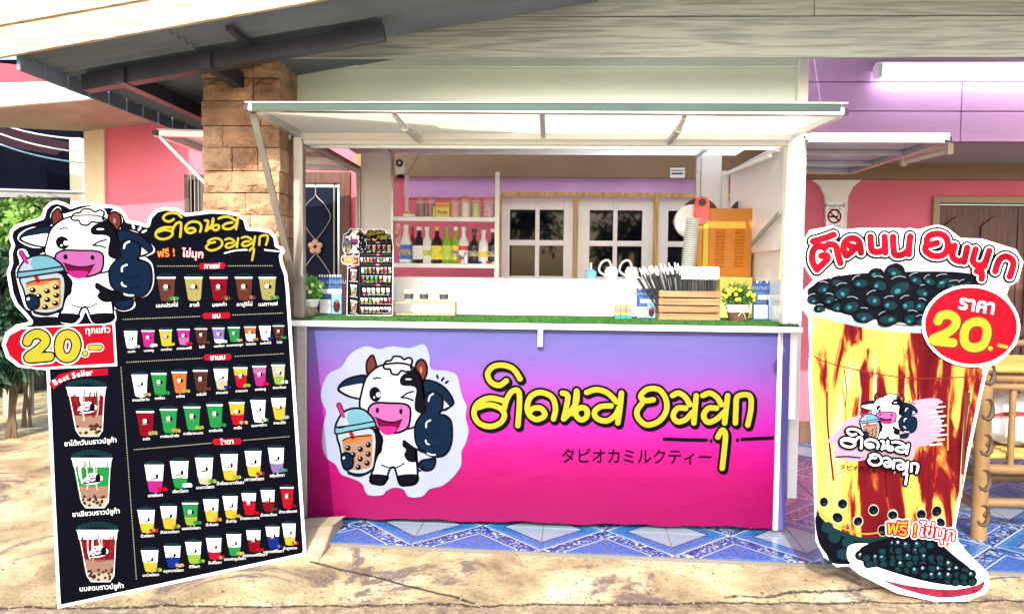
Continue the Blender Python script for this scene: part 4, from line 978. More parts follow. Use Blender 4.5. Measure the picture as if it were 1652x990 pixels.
# ================================================================ MENU BOARD
bl_, br_ = G(93, 982, GZ), G(494, 897, GZ)
uu = (br_ - bl_).normalized(); nb_ = Vector((-uu.y, uu.x, 0)); th = R(8)
vv = nb_ * math.sin(th) + Vector((0, 0, 1)) * math.cos(th)
MP = Plane(bl_, uu, vv)
OUT = [(93, 981), (84, 800), (75, 597), (68, 596), (30, 592), (10, 577), (3, 556), (9, 536), (27, 523), (48, 519), (41, 510), (24, 492), (17, 475), (14, 460), (11, 440), (16, 424), (15, 407), (19, 396), (14, 382), (17, 370), (30, 361), (50, 355), (67, 350), (71, 336), (79, 327), (91, 323), (105, 327), (114, 332), (129, 327), (145, 326), (161, 331), (178, 330), (192, 334), (202, 344), (207, 355), (220, 357), (237, 362), (240, 350), (251, 338), (266, 334), (287, 336), (300, 344), (317, 342), (340, 339), (364, 340), (384, 344), (397, 352), (401, 367), (419, 368), (436, 371), (446, 382), (448, 395), (457, 399), (460, 406), (455, 413), (457, 425), (463, 441), (466, 465), (480, 681), (494, 888), (491, 896)]
def board_outline(): return OUT
def solid(outline, plane, thick, name, m, parent, rim=None):
    p = [plane.pt(x, y) for x, y in outline]
    return MB().prism(p, -plane.n * thick).build(name, m, parent)
board = thing('menu_board', 'large black die-cut drinks menu board with cow emblem standing on the ground at left', 'menu board', M=MP.M)
solid(OUT, MP, .006, 'board', mat('white_foam_board', (.82, .82, .84), .5, var=.03), board)
A = Art(); A.inset(OUT, 5.2, I['dark'], 0, h=1.3); A.inset(OUT, 1.2, I['white'], -1.4, h=3); A.build('board_print', MP, board)
# emblem
A = Art((.348, .008, -34.5, -.003, .267, 308.8))
A.k = 1
cow(A, 2, ow=5, tea='teay', light=True)
A.build('cow_emblem', MP, board)
# title
A = Art((.1826, 0, 230 + (150 - 80 * 1.257) / 6.883, -.149 / 6.883, .926 / 6.883, 330 + 45 / 6.883)); lettering(A, W1, 2, 'yel', 13, None)
A.build('board_title', MP, board)
A = Art((1.214 / 6.883, 0, 230 + (705 - 880 * 1.214) / 6.883, -.125 / 6.883, .72 / 6.883, 330 + 351 / 6.883)); lettering(A, W2, 2, 'yel', 13.5, None)
A.aff = None
A.strokes([(362, 408.5), (380, 404), (398, 403)], 1.1, I['white'], 2); A.strokes([(427, 403), (440, 404.5), (453, 406)], 1.1, I['white'], 2)
A.build('board_title', MP, board)
def badge_text(t, x, y, col, ang, sz=17, z=3, k=1.0, white=False):
    A = Art()
    if white:
        for i, (dx, dy) in enumerate(((-4.2, 0), (4.2, 0), (0, -4.2), (0, 4.2), (-3.1, -3.1), (3.1, 3.1), (-3.1, 3.1), (3.1, -3.1))): A.text(t, x + dx, y + dy, sz, I['white'], z + i * .15, .02, ang)
        z += 2
    for i, (dx, dy) in enumerate(((-.9, 0), (.9, 0), (0, -.9), (0, .9), (-.7, -.7), (.7, .7), (-.7, .7), (.7, -.7))): A.text(t, x + dx * k, y + dy * k, sz, I['red'], z + i * .15, .02, ang)
    A.text(t, x, y, sz, I[col], z + 1.6, .006, ang); return A
badge_text('ฟรี !', 268, 414, 'yel', -4).build('free_lettering', MP, board)
badge_text('ไข่มุก', 310, 415, 'white', 4).build('pearls_lettering', MP, board)
# price badge
A = Art()
A.poly([(60, 527), (185, 520), (189, 590), (60, 596), (28, 589), (10, 573), (5, 556), (11, 539), (30, 528)], I['white'], 2, False)
A.poly([(60, 528.5), (181.5, 523), (185, 586), (60, 592.5), (33, 588), (15, 573), (9, 556), (15, 541), (34, 531)], I['red'], 3, False)
T20 = [[(44, 551), (48, 543), (60, 538), (71, 543), (73, 552), (62, 564), (46, 577), (80, 575)]]
O20 = [(109, 539), (119, 544), (123, 557), (118, 572), (108, 577), (98, 572), (95, 558), (99, 544)]
for r_, c, z in ((11.5, 'white', 4), (9.3, 'black', 5), (6.6, 'yel', 6)):
    A.strokes(T20, r_, I[c], z); A.strokes(O20, r_, I[c], z, closed=True); A.strokes([[(137, 570), (137.4, 570)], [(146, 561), (161, 560)]], r_ * .58, I[c], z, smooth=False)
A.text('ทุกแก้ว', 158, 537, 14.5, I['white'], 6, .01, -3)
A.build('price_badge', MP, board)
# headings with dotted rules
for (cx, cy, w_, s_, xl, xr, sl2) in ((342, 429, 21, 'กาแฟ', 254, 441, -.003), (349, 509, 22, 'นม', 198, 458, -.04), (351, 576, 22, 'ชานม', 204, 459, -.055), (366, 712, 23, 'โซดา', 216, 468, -.085)):
    A = Art()
    q = [(cx - w_ + 2, cy + 5.2 - sl2 * -w_ * 0), (cx - w_ - 1, cy), (cx - w_ + 2, cy - 4.6 ), (cx + w_ - 2, cy - 5.6), (cx + w_ + 1, cy - .8), (cx + w_ - 2, cy + 4.6)]
    A.poly(q, I['red'], 3, False); A.text(s_, cx, cy + 4, 11.5, I['white'], 4, .012, math.degrees(math.atan(sl2)))
    n_ = int((xr - xl) / 3.6)
    for k in range(n_):
        x = xl + (xr - xl) * k / n_
        if abs(x - cx) > w_ + 3: A.poly([(x, cy + sl2 * (x - cx) - .7), (x + 1.9, cy + sl2 * (x - cx) - .7), (x + 1.9, cy + sl2 * (x - cx) + .7), (x, cy + sl2 * (x - cx) + .7)], I['cream'], 3, False)
    A.build('board_heading', MP, board)
A = Art()
for k in range(88):
    y = 592 + k * 3.9; x = 195 + (y - 592) * .073
    A.poly([(x - .7, y), (x + .7, y), (x + .8, y + 2), (x - .6, y + 2)], I['cream'], 3, False)
A.build('dotted_rule', MP, board); A = Art()
A.poly([(78, 619), (95, 604), (125, 596), (174, 594), (174, 605), (130, 607), (102, 615), (86, 628)], I['red'], 3, False)
for ch, x, y, a in zip('Best Seller', (91, 98.5, 105, 110, 0, 120, 127, 132.5, 136, 141, 147.5), (619, 615.5, 612.5, 610.5, 0, 608.5, 606.5, 605.5, 605, 604.5, 603.5), (-30, -26, -22, -19, 0, -14, -10, -8, -7, -6, -5)):
    if ch != ' ': A.text(ch, x + 0, y + 1, 13.0, I['white'], 4, .018, a)
A.build('best_seller_ribbon', MP, board)
def drink(A, cx, yt, yb, wt, wb, lay, z, logo=True, spots=None, garnish=None, sh=0.0, cap=None, csz=6.0, capy=6.5):
    rn = random.Random(int(cx * 7 + yt)); h = yb - yt
    px_ = lambda t: wt / 2 + (wb / 2 - wt / 2) * t; cxs = lambda t: cx + sh * t
    for k in range(9):
        t = (k - 4) / 4; A.ell(cx + t * wt * .44, yt - wt * .055 - (1 - t * t) * wt * .09 + rn.uniform(-.4, .4), wt * .085, wt * .075, I['teal'], z + 1, n=8)
    A.poly([(cx - wt * .5, yt + .5), (cx - wt * .42, yt - wt * .10), (cx + wt * .42, yt - wt * .10), (cx + wt * .5, yt + .2)], I['dark'], z, False)
    A.poly([(cx - wt * .53, yt), (cx + wt * .53, yt), (cx + wt * .5, yt + h * .06), (cx - wt * .5, yt + h * .06)], I['white'], z + 2, False)
    for t0_, t1_, c in lay:
        a0, a1 = px_(t0_), px_(t1_); y0, y1 = yt + h * (.05 + .95 * t0_), yt + h * (.05 + .95 * t1_)
        if t1_ >= 1:
            A.poly([(cxs(t0_) - a0, y0), (cxs(t0_) + a0, y0), (cxs(1) + a1, y1 - h * .1), (cxs(1) + a1 * .8, y1 - h * .02), (cxs(1), y1), (cxs(1) - a1 * .8, y1 - h * .02), (cxs(1) - a1, y1 - h * .1)], I[c], z + 1, False)
        else: A.poly([(cxs(t0_) - a0, y0), (cxs(t0_) + a0, y0), (cxs(t1_) + a1, y1), (cxs(t1_), y1 + rn.uniform(-.03, .05) * h), (cxs(t1_) - a1, y1)], I[c], z + 1.5, False)
    if spots:
        for k in range(6): A.ell(cx + rn.uniform(-.32, .32) * wt, yt + h * rn.uniform(.12, .8), wt * .045, wt * .03, I[spots], z + 2, rn.uniform(0, 90), 6)
    if logo:
        lx, ly = cxs(.4), yt + h * .42
        A.ell(lx - wt * .02, ly + h * .07, wt * .22, h * .045, I['cream'], z + 3, -12, 10); A.ell(lx - wt * .05, ly - h * .03, wt * .12, h * .085, I['white'], z + 4, 0, 8); A.ell(lx - wt * .04, ly - h * .005, wt * .05, h * .03, I['pink'], z + 6, 0, 6)
        A.ell(lx + wt * .12, ly - h * .01, wt * .08, h * .09, I['black'], z + 5, 0, 8); A.ell(lx - wt * .09, ly - h * .06, wt * .03, h * .025, I['black'], z + 5, 0, 6); A.strokes([(lx - wt * .22, ly + h * .09), (lx, ly + h * .07), (lx + wt * .18, ly + h * .05)], max(.25, wt * .018), I['black'], z + 5, h=.4)
    if garnish:
        gx, gy = cxs(1) + wt * .38, yb - h * .12
        for k in range(3): A.ell(gx + (k - 1) * wt * .15, gy + rn.uniform(-.5, .5), wt * .13, wt * .11, I[garnish[k % len(garnish)]], z + 6, rn.uniform(0, 60), 9)
    if cap: A.text(cap, cxs(1), yb + capy, csz, I['white'], z + 2, .0, -3 if sh >= 0 else 0)
def row(xs, yt, yb, wt, wb, specs, caps, sh, csz, spots=None, capy=6.5):
    A = Art(); n = len(xs)
    for k, (x, sp) in enumerate(zip(xs, specs)):
        t = (x - xs[0]) / (xs[-1] - xs[0]); a = yt[0] + (yt[1] - yt[0]) * t; b = yb[0] + (yb[1] - yb[0]) * t; w1 = wt[0] + (wt[1] - wt[0]) * t; w2 = wb[0] + (wb[1] - wb[0]) * t
        lay, g = sp; drink(A, x, a, b, w1, w2, lay, 2, True, spots, g, sh, caps[k] if k < len(caps) else None, csz, capy)
    return A.build('drink_row', MP, board)
def f1(c): return [(0, 1, c)]
def f2(a, b, t=.5): return [(0, t, a), (t, 1, b)]
row([268, 312, 352.5, 393, 431], (447, 447), (486, 484), (29, 27), (21, 20), [(f1('brown'), ('grn', 'olive')), (f1('olive'), None), (f1('dred'), ('brown', 'tea')), (f1('brown'), ('brown', 'tea')), (f1('olive'), ('grn', 'olive'))],
    ['เอสเปรสโซ่', 'ลาเต้', 'มอคค่า', 'คาปูชิโน่', 'เนสกาแฟ'], 1.5, 8.5, 'coc', 9)
row([210.6, 238.5, 267, 295.5, 324, 352, 377, 403, 427, 449], (534, 525), (562, 547), (21, 18), (16, 13), [(f1('white'), ('lsky',)), (f1('mag'), ('white',)), (f1('yel'), ('yel',)), (f2('mag', 'pink'), ('red',)), (f1('coc'), ('brown',)), (f2('vio', 'white', .75), ('white',)), (f1('grn'), ('gold', 'cream')), (f2('ora', 'white'), ('ora', 'tea')), (f1('white'), ('blue',)), (f1('coc'), ('grn',))],
    ['นมสด', 'นมชมพู', 'นมกล้วย', 'สตรอเบอร์รี่', 'โกโก้', 'นมเผือก', 'นมแคนตาลูป', 'โอวัลติน', 'นมโอริโอ้', 'ไมโล'], 1.5, 5.2)
row([225, 256, 289, 323, 356, 387.6, 418, 448.5], (604, 588), (640, 620), (25, 21), (18, 15), [(f1('white'), ('olive',)), (f1('grn'), ('grn',)), (f1('ora'), ('olive',)), (f1('coc'), ('brown',)), (f2('white', 'cream'), ('blue',)), (f2('yel', 'red', .35), ('lime',)), (f2('pink', 'mag', .3), ('red',)), (f2('cream', 'lime', .6), ('white', 'grn'))],
    ['ชานมไต้หวัน', 'ชาเขียว', 'ชาไทย', 'ชาโกโก้', 'ชานมสด', 'ชามะนาว', 'นมชมพู', 'ชามะลินม'], 2, 5.8, 'coc')
row([234, 271.7, 309.5, 346, 381.6, 416, 449], (663, 642), (703, 677), (28, 23), (20, 16), [(f1('dred'), ('olive',)), (f1('grn'), ('gold', 'lime')), (f1('grn'), ('lime',)), (f1('grn'), ('grn',)), (f2('yel', 'red', .5), ('cream', 'red')), (f1('white'), ('grn', 'white')), (f2('white', 'yel', .35), ('cream',))],
    ['ชาดำ', 'ชาเขียวน้ำผึ้ง', 'ชาเขียวมะนาว', 'ชาเขียวใส', 'ชาพีช', 'นมมะพร้าว', 'ชามะลิใส'], 2, 6)
row([248.6, 289, 329, 369.4, 408, 445], (749, 722), (794, 762), (30, 25), (21, 18), [(f2('white', 'mag', .55), ('red',)), (f2('white', 'grn', .6), ('white',)), (f2('white', 'cream', .7), ('lime', 'grn')), (f2('white', 'yel', .6), ('lime', 'gold')), (f2('white', 'yel', .55), ('dred', 'gold')), (f2('white', 'vio', .6), ('grn', 'vio'))],
    ['แดงโซดา', 'เขียวโซดา', 'มะนาวโซดา', 'น้ำผึ้งมะนาวโซดา', 'เสาวรสโซดา', 'องุ่นโซดา'], 2, 6.8)
row([235.6, 271.7, 306.4, 339.9, 371, 401, 431.5, 462.4], (822, 785), (859, 820), (27, 21), (19, 15), [(f2('white', 'yel', .55), ('red', 'gold')), (f2('white', 'yel', .5), ('gold', 'grn')), (f2('grn', 'lime', .6), ('grn',)), (f2('white', 'yel', .5), ('gold', 'ora')), (f2('white', 'yel', .6), ('gold',)), (f2('white', 'red', .3), ('red',)), (f2('white', 'dred', .5), ('brown',)), (f1('red'), ('dred',))],
    ['บ๊วยโซดา', 'สัปปะรดโซดา', 'แอปเปิ้ลโซดา', 'น้ำส้มสด', 'น้ำลำไย', 'น้ำแดงมะนาว', 'น้ำกระเจี๊ยบ', 'น้ำมะเขือเทศ'], 2, 6)
row([241.3, 277.7, 311.6, 344.6, 376.8, 408.5, 439.3, 465.8], (887, 844), (922, 879), (27, 21), (19, 15), [(f2('white', 'yel', .5), ('yel', 'grn')), (f2('white', 'blue', .5), ('gold', 'cream')), (f2('white', 'lime', .55), ('lime', 'grn')), (f2('white', 'red', .6), ('red', 'cream')), (f2('white', 'grn', .55), ('gold', 'cream')), (f2('white', 'dred', .4), ('red',)), (f2('white', 'blue', .4), ('blue', 'vio')), (f2('white', 'yel', .6), ('red', 'cream'))],
    ['มะม่วงโซดา', 'บลูฮาวายโซดา', 'กีวีโซดา', 'ลิ้นจี่โซดา', 'แคนตาลูปโซดา', 'สตรอเบอร์รี่โซดา', 'บลูเบอร์รี่โซดา', 'น้ำลูกตาล'], 2, 6)
for (cx, yt, yb, wt, wb, c1, c2, cap, cy) in ((139, 624, 703, 62, 42, 'dred', 'dbr', 'ชาไต้หวันบราวน์ชูก้า', 716), (148, 738, 818, 63, 43, 'grn', 'grn', 'ชาเขียวบราวน์ชูก้า', 830), (157, 854, 937, 64, 43, 'dred', 'dbr', 'นมสดบราวน์ชูก้า', 950)):
    A = Art(); drink(A, cx, yt, yb, wt, wb, [(0, .14, 'white'), (.14, .55, c1), (.55, .8, 'tea'), (.8, 1, 'cream')], 2, True, None, None, 5)
    rn = random.Random(int(cy))
    for k in range(16):      # syrup streaks
        x = cx + rn.uniform(-.42, .42) * wt; y0 = yt + rn.uniform(6, 16); L = rn.uniform(10, 40)
        A.strokes([(x, y0), (x + rn.uniform(-1, 1), y0 + L * .5), (x + rn.uniform(0, 2) - (x - cx) * .1, y0 + L)], rn.uniform(.6, 1.5), I[rn.choice(['white', c1, 'dbr', 'cream', c2])], 4, h=.6)
    for k in range(20):
        t = rn.uniform(.76, .97); A.ell(cx + 5 * t + rn.uniform(-.9, .9) * (wt / 2 + (wb - wt) / 2 * t) * .92, yt + (yb - yt) * t, 2.4, 2.3, I['coc'], 5, n=9)
    lx, ly = cx + 2, yt + (yb - yt) * .44
    A.ell(lx, ly, 16, 7.5, I['white'], 6, -10, 14); A.ell(lx + 2, ly - 5, 7, 6.5, I['white'], 7, 0, 12); A.ell(lx + 7, ly - 3, 3.4, 6, I['black'], 8, 0, 9); A.ell(lx - 1, ly - 6, 1.3, 1.5, I['black'], 8, 0, 6); A.ell(lx + 1, ly - 2, 3, 1.8, I['pink'], 8, 0, 8)
    A.strokes([(lx - 14, ly + 4), (lx - 8, ly + 1), (lx - 2, ly + 4), (lx + 4, ly + 1), (lx + 12, ly + 2)], .8, I['black'], 8, h=.5)
    A.strokes([(cx - wt * .47, yt + 3), (cx + 5 - wb * .5, yb - 9), (cx + 5 - wb * .35, yb), (cx + 5 + wb * .35, yb), (cx + 5 + wb * .5, yb - 9), (cx + wt * .47, yt + 3)], .55, I['white'], 9, smooth=False, h=.6)
    A.text(cap, cx + 7, cy, 11, I['white'], 4, .006, -4.5)
    A.build('best_seller_drink', MP, board)
# prop legs behind
for t in (.25, .75):
    p = MP.O + MP.u * (1.0 * t) + MP.v * 1.15 - MP.n * .02; q = MP.O + MP.u * (1.0 * t) - Vector((MP.n.x, MP.n.y, 0)).normalized() * .42
    MB().beam(p, Vector((q.x, q.y, GZ + .01)), .02, .02).build('prop_leg', ALUD, board)

# ================================================================ SMALL MENU BOARD on the counter (same print, smaller)
zt_ = ZCT + .009
a0_, a1_ = P(560, 507, 4.06), P(634, 509, 4.06)
sc_ = (a1_.x - a0_.x) / (br_ - bl_).length * 1.0
su = Vector((1, 0, 0)); sv = (Vector((0, math.sin(R(7)), math.cos(R(7))))).normalized(); sn = su.cross(sv)
Ms = Matrix((su, sv, sn)).transposed().to_4x4(); Ms = Ms @ Matrix.Diagonal((sc_, sc_ * (P(595, 365, 4.1).z - zt_) / 1.0 / 1.0 / ((MP.pt(300, 338) - MP.O).dot(MP.v) * 1.0) / 1.0 if False else sc_, sc_, 1)); Ms.translation = Vector((a0_.x, 4.05, zt_ + .001))
small = dup(board, label='small black tabletop copy of the drinks menu board standing on the counter turf', M=Ms)
small['category'] = 'menu board'
hs_ = (P(595, 368, 4.1).z - zt_) / ((MP.pt(330, 338) - MP.O).dot(MP.v))
small.matrix_basis = Ms @ Matrix.Diagonal((1, hs_ / sc_, 1, 1))

# ================================================================ CUP STANDEE
gp = G(1495, 970, GZ)
cu = Vector((math.cos(R(-9)), math.sin(R(-9)), 0)); cb = Vector((-cu.y, cu.x, 0)); cv = cb * math.sin(R(5)) + Vector((0, 0, 1)) * math.cos(R(5))
CP = Plane(gp, cu, cv)
COUT = [(1304, 600), (1306, 566), (1304, 512), (1292, 495), (1289, 478), (1300, 464), (1312, 452), (1302, 436), (1297, 408), (1298, 385), (1306, 371), (1345, 364), (1358, 371), (1385, 368), (1448, 368), (1482, 370), (1503, 364), (1530, 369), (1550, 384), (1584, 385), (1639, 402), (1651, 422), (1643, 453), (1628, 462), (1624, 476), (1640, 502), (1645, 527), (1639, 556), (1619, 579), (1596, 592), (1590, 610), (1564, 732), (1541, 850), (1546, 872), (1560, 890), (1592, 921), (1598, 942), (1590, 957), (1558, 969), (1510, 970), (1447, 956), (1388, 927), (1369, 912), (1350, 914), (1329, 897), (1316, 872), (1312, 757)]
cup = thing('cup_standee', 'tall die-cut standee of a brown sugar bubble tea cup standing on the ground at right', 'standee', M=CP.M)
solid(COUT, CP, .006, 'board', mat('white_foam_board', (.82, .82, .84), .5), cup)
def streak_mat():
    m = mat('printed_brown_sugar_tea', (.8, .6, .1), .35); n = m.node_tree.nodes; l = m.node_tree.links; b = n['Principled BSDF']
    tc = [x for x in n if x.type == 'TEX_COORD'][0]; sx = n.new('ShaderNodeSeparateXYZ'); l.new(tc.outputs['Object'], sx.inputs[0])
    mp = n.new('ShaderNodeMapping'); mp.inputs['Scale'].default_value = (5.5, .85, 1); mp.inputs['Rotation'].default_value = (0, 0, R(-4)); l.new(tc.outputs['Object'], mp.inputs[0])
    a = n.new('ShaderNodeTexNoise'); a.inputs['Scale'].default_value = 1.5; a.inputs['Detail'].default_value = 5; a.inputs['Roughness'].default_value = .55; a.inputs['Distortion'].default_value = .7; l.new(mp.outputs[0], a.inputs['Vector'])
    r = ramp_of(m); e = r.color_ramp.elements; st_ = [(.24, (.50, .42, .20)), (.36, (.56, .42, .07)), (.47, (.42, .27, .05)), (.492, (.24, .05, .012)), (.51, (.10, .004, .008)), (.66, (.030, .001, .003))]
    while len(e) < len(st_): e.new(.5)
    for k, (p, c) in enumerate(st_): e[k].position = p; e[k].color = (*c, 1)
    # the left half is milk, the right half syrup
    ad = n.new('ShaderNodeMath'); ad.operation = 'MULTIPLY_ADD'; ad.inputs[1].default_value = .36; ad.inputs[2].default_value = 0.022; l.new(sx.outputs[0], ad.inputs[0])
    s2 = n.new('ShaderNodeMath'); s2.operation = 'ADD'; l.new(a.outputs[0], s2.inputs[0]); l.new(ad.outputs[0], s2.inputs[1]); l.new(s2.outputs[0], r.inputs[0])
    return m
A = Art()
body = [(1308, 505), (1340, 515), (1400, 527), (1486, 535), (1500, 560), (1530, 582), (1586, 594), (1584, 612), (1559, 732), (1536, 850), (1530, 880), (1440, 900), (1400, 905), (1350, 908), (1333, 892), (1319, 868), (1317, 757), (1309, 600)]
A.poly(body, streak_mat(), 1, False)
A.strokes([(1313, 573), (1330, 583), (1400, 600), (1480, 610), (1590, 606)], .9, I['dbr'], 2)
A.strokes([(1311, 566), (1322, 574), (1335, 578)], .8, I['gold'], 2)
A.poly([(1317, 820), (1325, 834), (1345, 850), (1390, 866), (1430, 866), (1470, 890), (1440, 903), (1350, 909), (1333, 893), (1319, 868)], I['teal'], 2)
A.poly([(1317, 830), (1345, 858), (1390, 874), (1420, 880), (1400, 905), (1350, 908), (1333, 893), (1319, 868)], I['dark'], 3)
A.strokes([(1318, 822), (1345, 845), (1390, 860), (1430, 858), (1460, 872)], 1.3, I['gold'], 4)
for (x, y) in ((1346, 866), (1368, 874), (1335, 850), (1385, 884), (1360, 893)): A.ell(x, y, 10, 9, I['teal'], 4, 20)
for k, (x, y) in enumerate(((1329, 809), (1359, 812), (1351, 834), (1384, 840), (1409, 822), (1424, 855), (1440, 830), (1486, 829), (1511, 824), (1517, 842))):
    A.strokes([(x + 7 * math.cos(t * .45), y + 8 * math.sin(t * .45)) for t in range(14)], 1.6, I['cream'], 3, closed=True); A.ell(x, y, 6.5 + (k % 3), 7.5, I['dark'], 4, 15 * k); A.ell(x + 1, y + 3, 3, 2.6, I['teal'], 5)
rn = random.Random(21)
for k in range(26):      # syrup runs and milk streaks
    x = rn.uniform(1316, 1575); y0 = 530 + (x - 1308) * .2 + rn.uniform(4, 120); L = rn.uniform(40, 170); w2 = rn.uniform(.8, 2.6); c = rn.choice(['dred', 'dbr', 'dred', 'cocoa_red', 'cream', 'gold'] if x > 1420 else ['cream', 'gold', 'dred', 'cream', 'cocoa_red'])
    dx = (1440 - x) * .07 * L / 100; y1 = min(y0 + L, 800)
    if x > 1500 and y0 < 600: continue
    if y1 - y0 > 20: A.strokes([(x, y0), (x + dx * .4 + rn.uniform(-3, 3), y0 + (y1 - y0) * .4), (x + dx, y1)], w2, I[c], 1.2 + k * .012, h=1.0)
A.build('drink_picture', CP, cup)
# rim
A = Art()
A.strokes([(1302, 470), (1294, 482), (1303, 495), (1340, 510), (1400, 523), (1450, 529), (1492, 531)], 6.5, I['lsky'], 2); A.strokes([(1300, 478), (1310, 492), (1345, 505), (1400, 517), (1490, 527)], 3.2, I['white'], 3)
A.poly([(1303, 470), (1312, 460), (1330, 450), (1400, 440), (1560, 440), (1570, 470), (1490, 525), (1400, 516), (1345, 504), (1312, 492)], I['dark'], 3)
A.build('rim_picture', CP, cup)
A = Art(); rn = random.Random(11)
pe = [(1443, 437, 17, 13), (1413, 442, 13, 11), (1350, 455, 14, 11), (1327, 464, 13, 11), (1360, 470, 17, 15), (1387, 455, 15, 12), (1416, 458, 15, 14), (1312, 482, 11, 9), (1335, 482, 12, 10), (1452, 462, 24, 18), (1479, 450, 15, 11), (1490, 470, 14, 12), (1522, 454, 20, 13), (1500, 452, 12, 10), (1540, 462, 18, 11), (1410, 482, 16, 15), (1372, 492, 17, 15), (1435, 490, 15, 14), (1350, 493, 13, 11), (1322, 497, 10, 7), (1463, 490, 15, 15), (1485, 492, 12, 12), (1392, 508, 19, 13), (1433, 513, 20, 13), (1470, 512, 14, 13), (1485, 516, 12, 9), (1555, 458, 12, 8)]
for k, (x, y, a, b2) in enumerate(pe):
    z = 4 + (k % 9) * 3
    A.ell(x, y, a, b2, I['dark'], z, rn.uniform(-20, 20), 18); A.ell(x + rn.uniform(-3, 3), y + b2 * .2, a * .7, b2 * .5, I['teal'], z + 1, rn.uniform(-30, 30), 14); A.ell(x - a * rn.uniform(-.2, .4), y + b2 * rn.uniform(.1, .5), a * .22, b2 * .2, I['teal2'], z + 2, rn.uniform(-60, 60), 8)
    A.strokes([(x + a * .9 * math.cos(t), y + b2 * .9 * math.sin(t)) for t in [R(195 + 11 * q + (k * 37) % 60) for q in range(7)]], .5, I['lsky'], z + 2, h=.5)
A.build('pearl_picture', CP, cup)
# big title
TW = [[(130, 205), (92, 208), (72, 240), (72, 290), (96, 335)], [(140, 214), (165, 192), (202, 202), (216, 250), (230, 298)], [(98, 335), (132, 302), (158, 275), (150, 254), (122, 258)], [(75, 175), (130, 160), (192, 138)],
      [(348, 240), (338, 182), (305, 158), (265, 170), (248, 208), (262, 256)], [(268, 256), (298, 232), (314, 212), (286, 202)],
      [(402, 150), (404, 190), (412, 228), (445, 236), (482, 222)], [(482, 150), (484, 190), (486, 238)],
      [(530, 150), (532, 200), (540, 250), (580, 252), (618, 228)], [(628, 148), (622, 200), (620, 248)],
      [(780, 185), (735, 195), (722, 170), (740, 142), (790, 132), (832, 155), (842, 210), (815, 252), (760, 258), (718, 232), (715, 205)],
      [(880, 200), (868, 262), (905, 288), (938, 275)], [(952, 212), (935, 292)], [(1000, 222), (985, 288), (1020, 315), (1052, 298)], [(1078, 230), (1048, 318)],
      [(1008, 345), (1034, 352), (1034, 388)], [(1112, 345), (1135, 282), (1175, 262), (1215, 295), (1195, 375)]]
ka = 1 / 3.536
A = Art((ka, 0, 1290, 0, ka, 340))
A.strokes(TW, 50, I['white'], 1, h=.9); A.strokes(TW, 38, I['black'], 12, h=.8, smooth=True); A.strokes(TW, 27, I['white'], 14); A.strokes(TW, 19.5, mat('ink_title_red', (.22, .002, .010), .3, var=.5, scale=9), 16)
A.build('title_lettering', CP, cup)
# brush patch, emblem, handwriting
A = Art()
A.poly([(1355, 690), (1368, 676), (1392, 668), (1440, 655), (1475, 646), (1500, 642), (1517, 645), (1510, 660), (1519, 680), (1515, 700), (1500, 716), (1478, 722), (1470, 740), (1420, 738), (1370, 744), (1345, 732), (1352, 715), (1334, 712)], mat('ink_brush_lilac', (.27, .19, .27), .3, var=.12, scale=8), 3)
for k in range(10):
    y = 650 + k * 7.5; A.strokes([(1500, y), (1519 + (k * 5) % 9, y - 2)], 1.1, I['white'], 3, h=.6)
A.build('brush_patch', CP, cup)
A = Art((.149, 0, 1360.8, 0, .1186, 620.7)); cow(A, 5, ow=6); A.build('cow_emblem', CP, cup)
k4 = 1 / 2.539
A = Art((.377 * k4, 0, 1290 + (165 - 70 * .377) * k4, .0487 * k4, .25 * k4, 600 + 199 * k4)); lettering(A, W1, 26, 'white', 15, 'black', 42, False); A.build('handwritten_lettering', CP, cup)
A = Art((.357 * k4, 0, 1290 + (280 - 880 * .357) * k4, .064 * k4, .25 * k4, 600 + 223 * k4)); lettering(A, W2, 26, 'white', 15, 'black', 42, False); A.build('handwritten_lettering', CP, cup)
A = Art(); A.strokes([(1347, 736), (1365, 735), (1387, 737)], .9, I['black'], 26, h=.4); A.ell(1391, 736, 1, 1, I['black'], 26, n=6); A.text('タピオカミルクティー', 1404, 760, 10.2, I['black'], 26, .012, 5.5); A.build('handwritten_subtitle', CP, cup)
# price circle
A = Art(); A.ell(1564.5, 525.5, 79, 66, I['white'], 30, 4, 48); A.ell(1564.5, 525.5, 74, 61.5, I['red'], 31, 4, 48)
k3 = 1 / 3.536
D2 = [[(782, 628), (800, 600), (845, 592), (882, 615), (880, 655), (835, 695), (752, 736), (868, 752)]]; D0 = [(998, 632), (1045, 645), (1062, 695), (1040, 760), (990, 780), (942, 762), (930, 710), (950, 655)]
A.aff = (k3, 0, 1290, 0, k3, 340)
for r_, c, z, d in ((30, 'dbr', 32, 5), (25, 'yel', 33, 0)):
    A.strokes(D2, r_, I[c], z, d=(d, d)); A.strokes(D0, r_, I[c], z, closed=True, d=(d, d)); A.strokes([[(1079, 784), (1081, 784)]], 13, I[c], z, d=(d, d), smooth=False); A.strokes([[(1127, 766), (1172, 776)]], 9, I[c], z, d=(d, d), smooth=False)
A.aff = None
for d, c, z, o_ in ((1.2, 'dbr', 32, .03), (0, 'white', 33, .028)): A.text('ราคา', 1572 + d, 502 + d, 31, I[c], z, o_, 9)
A.build('price_circle', CP, cup)
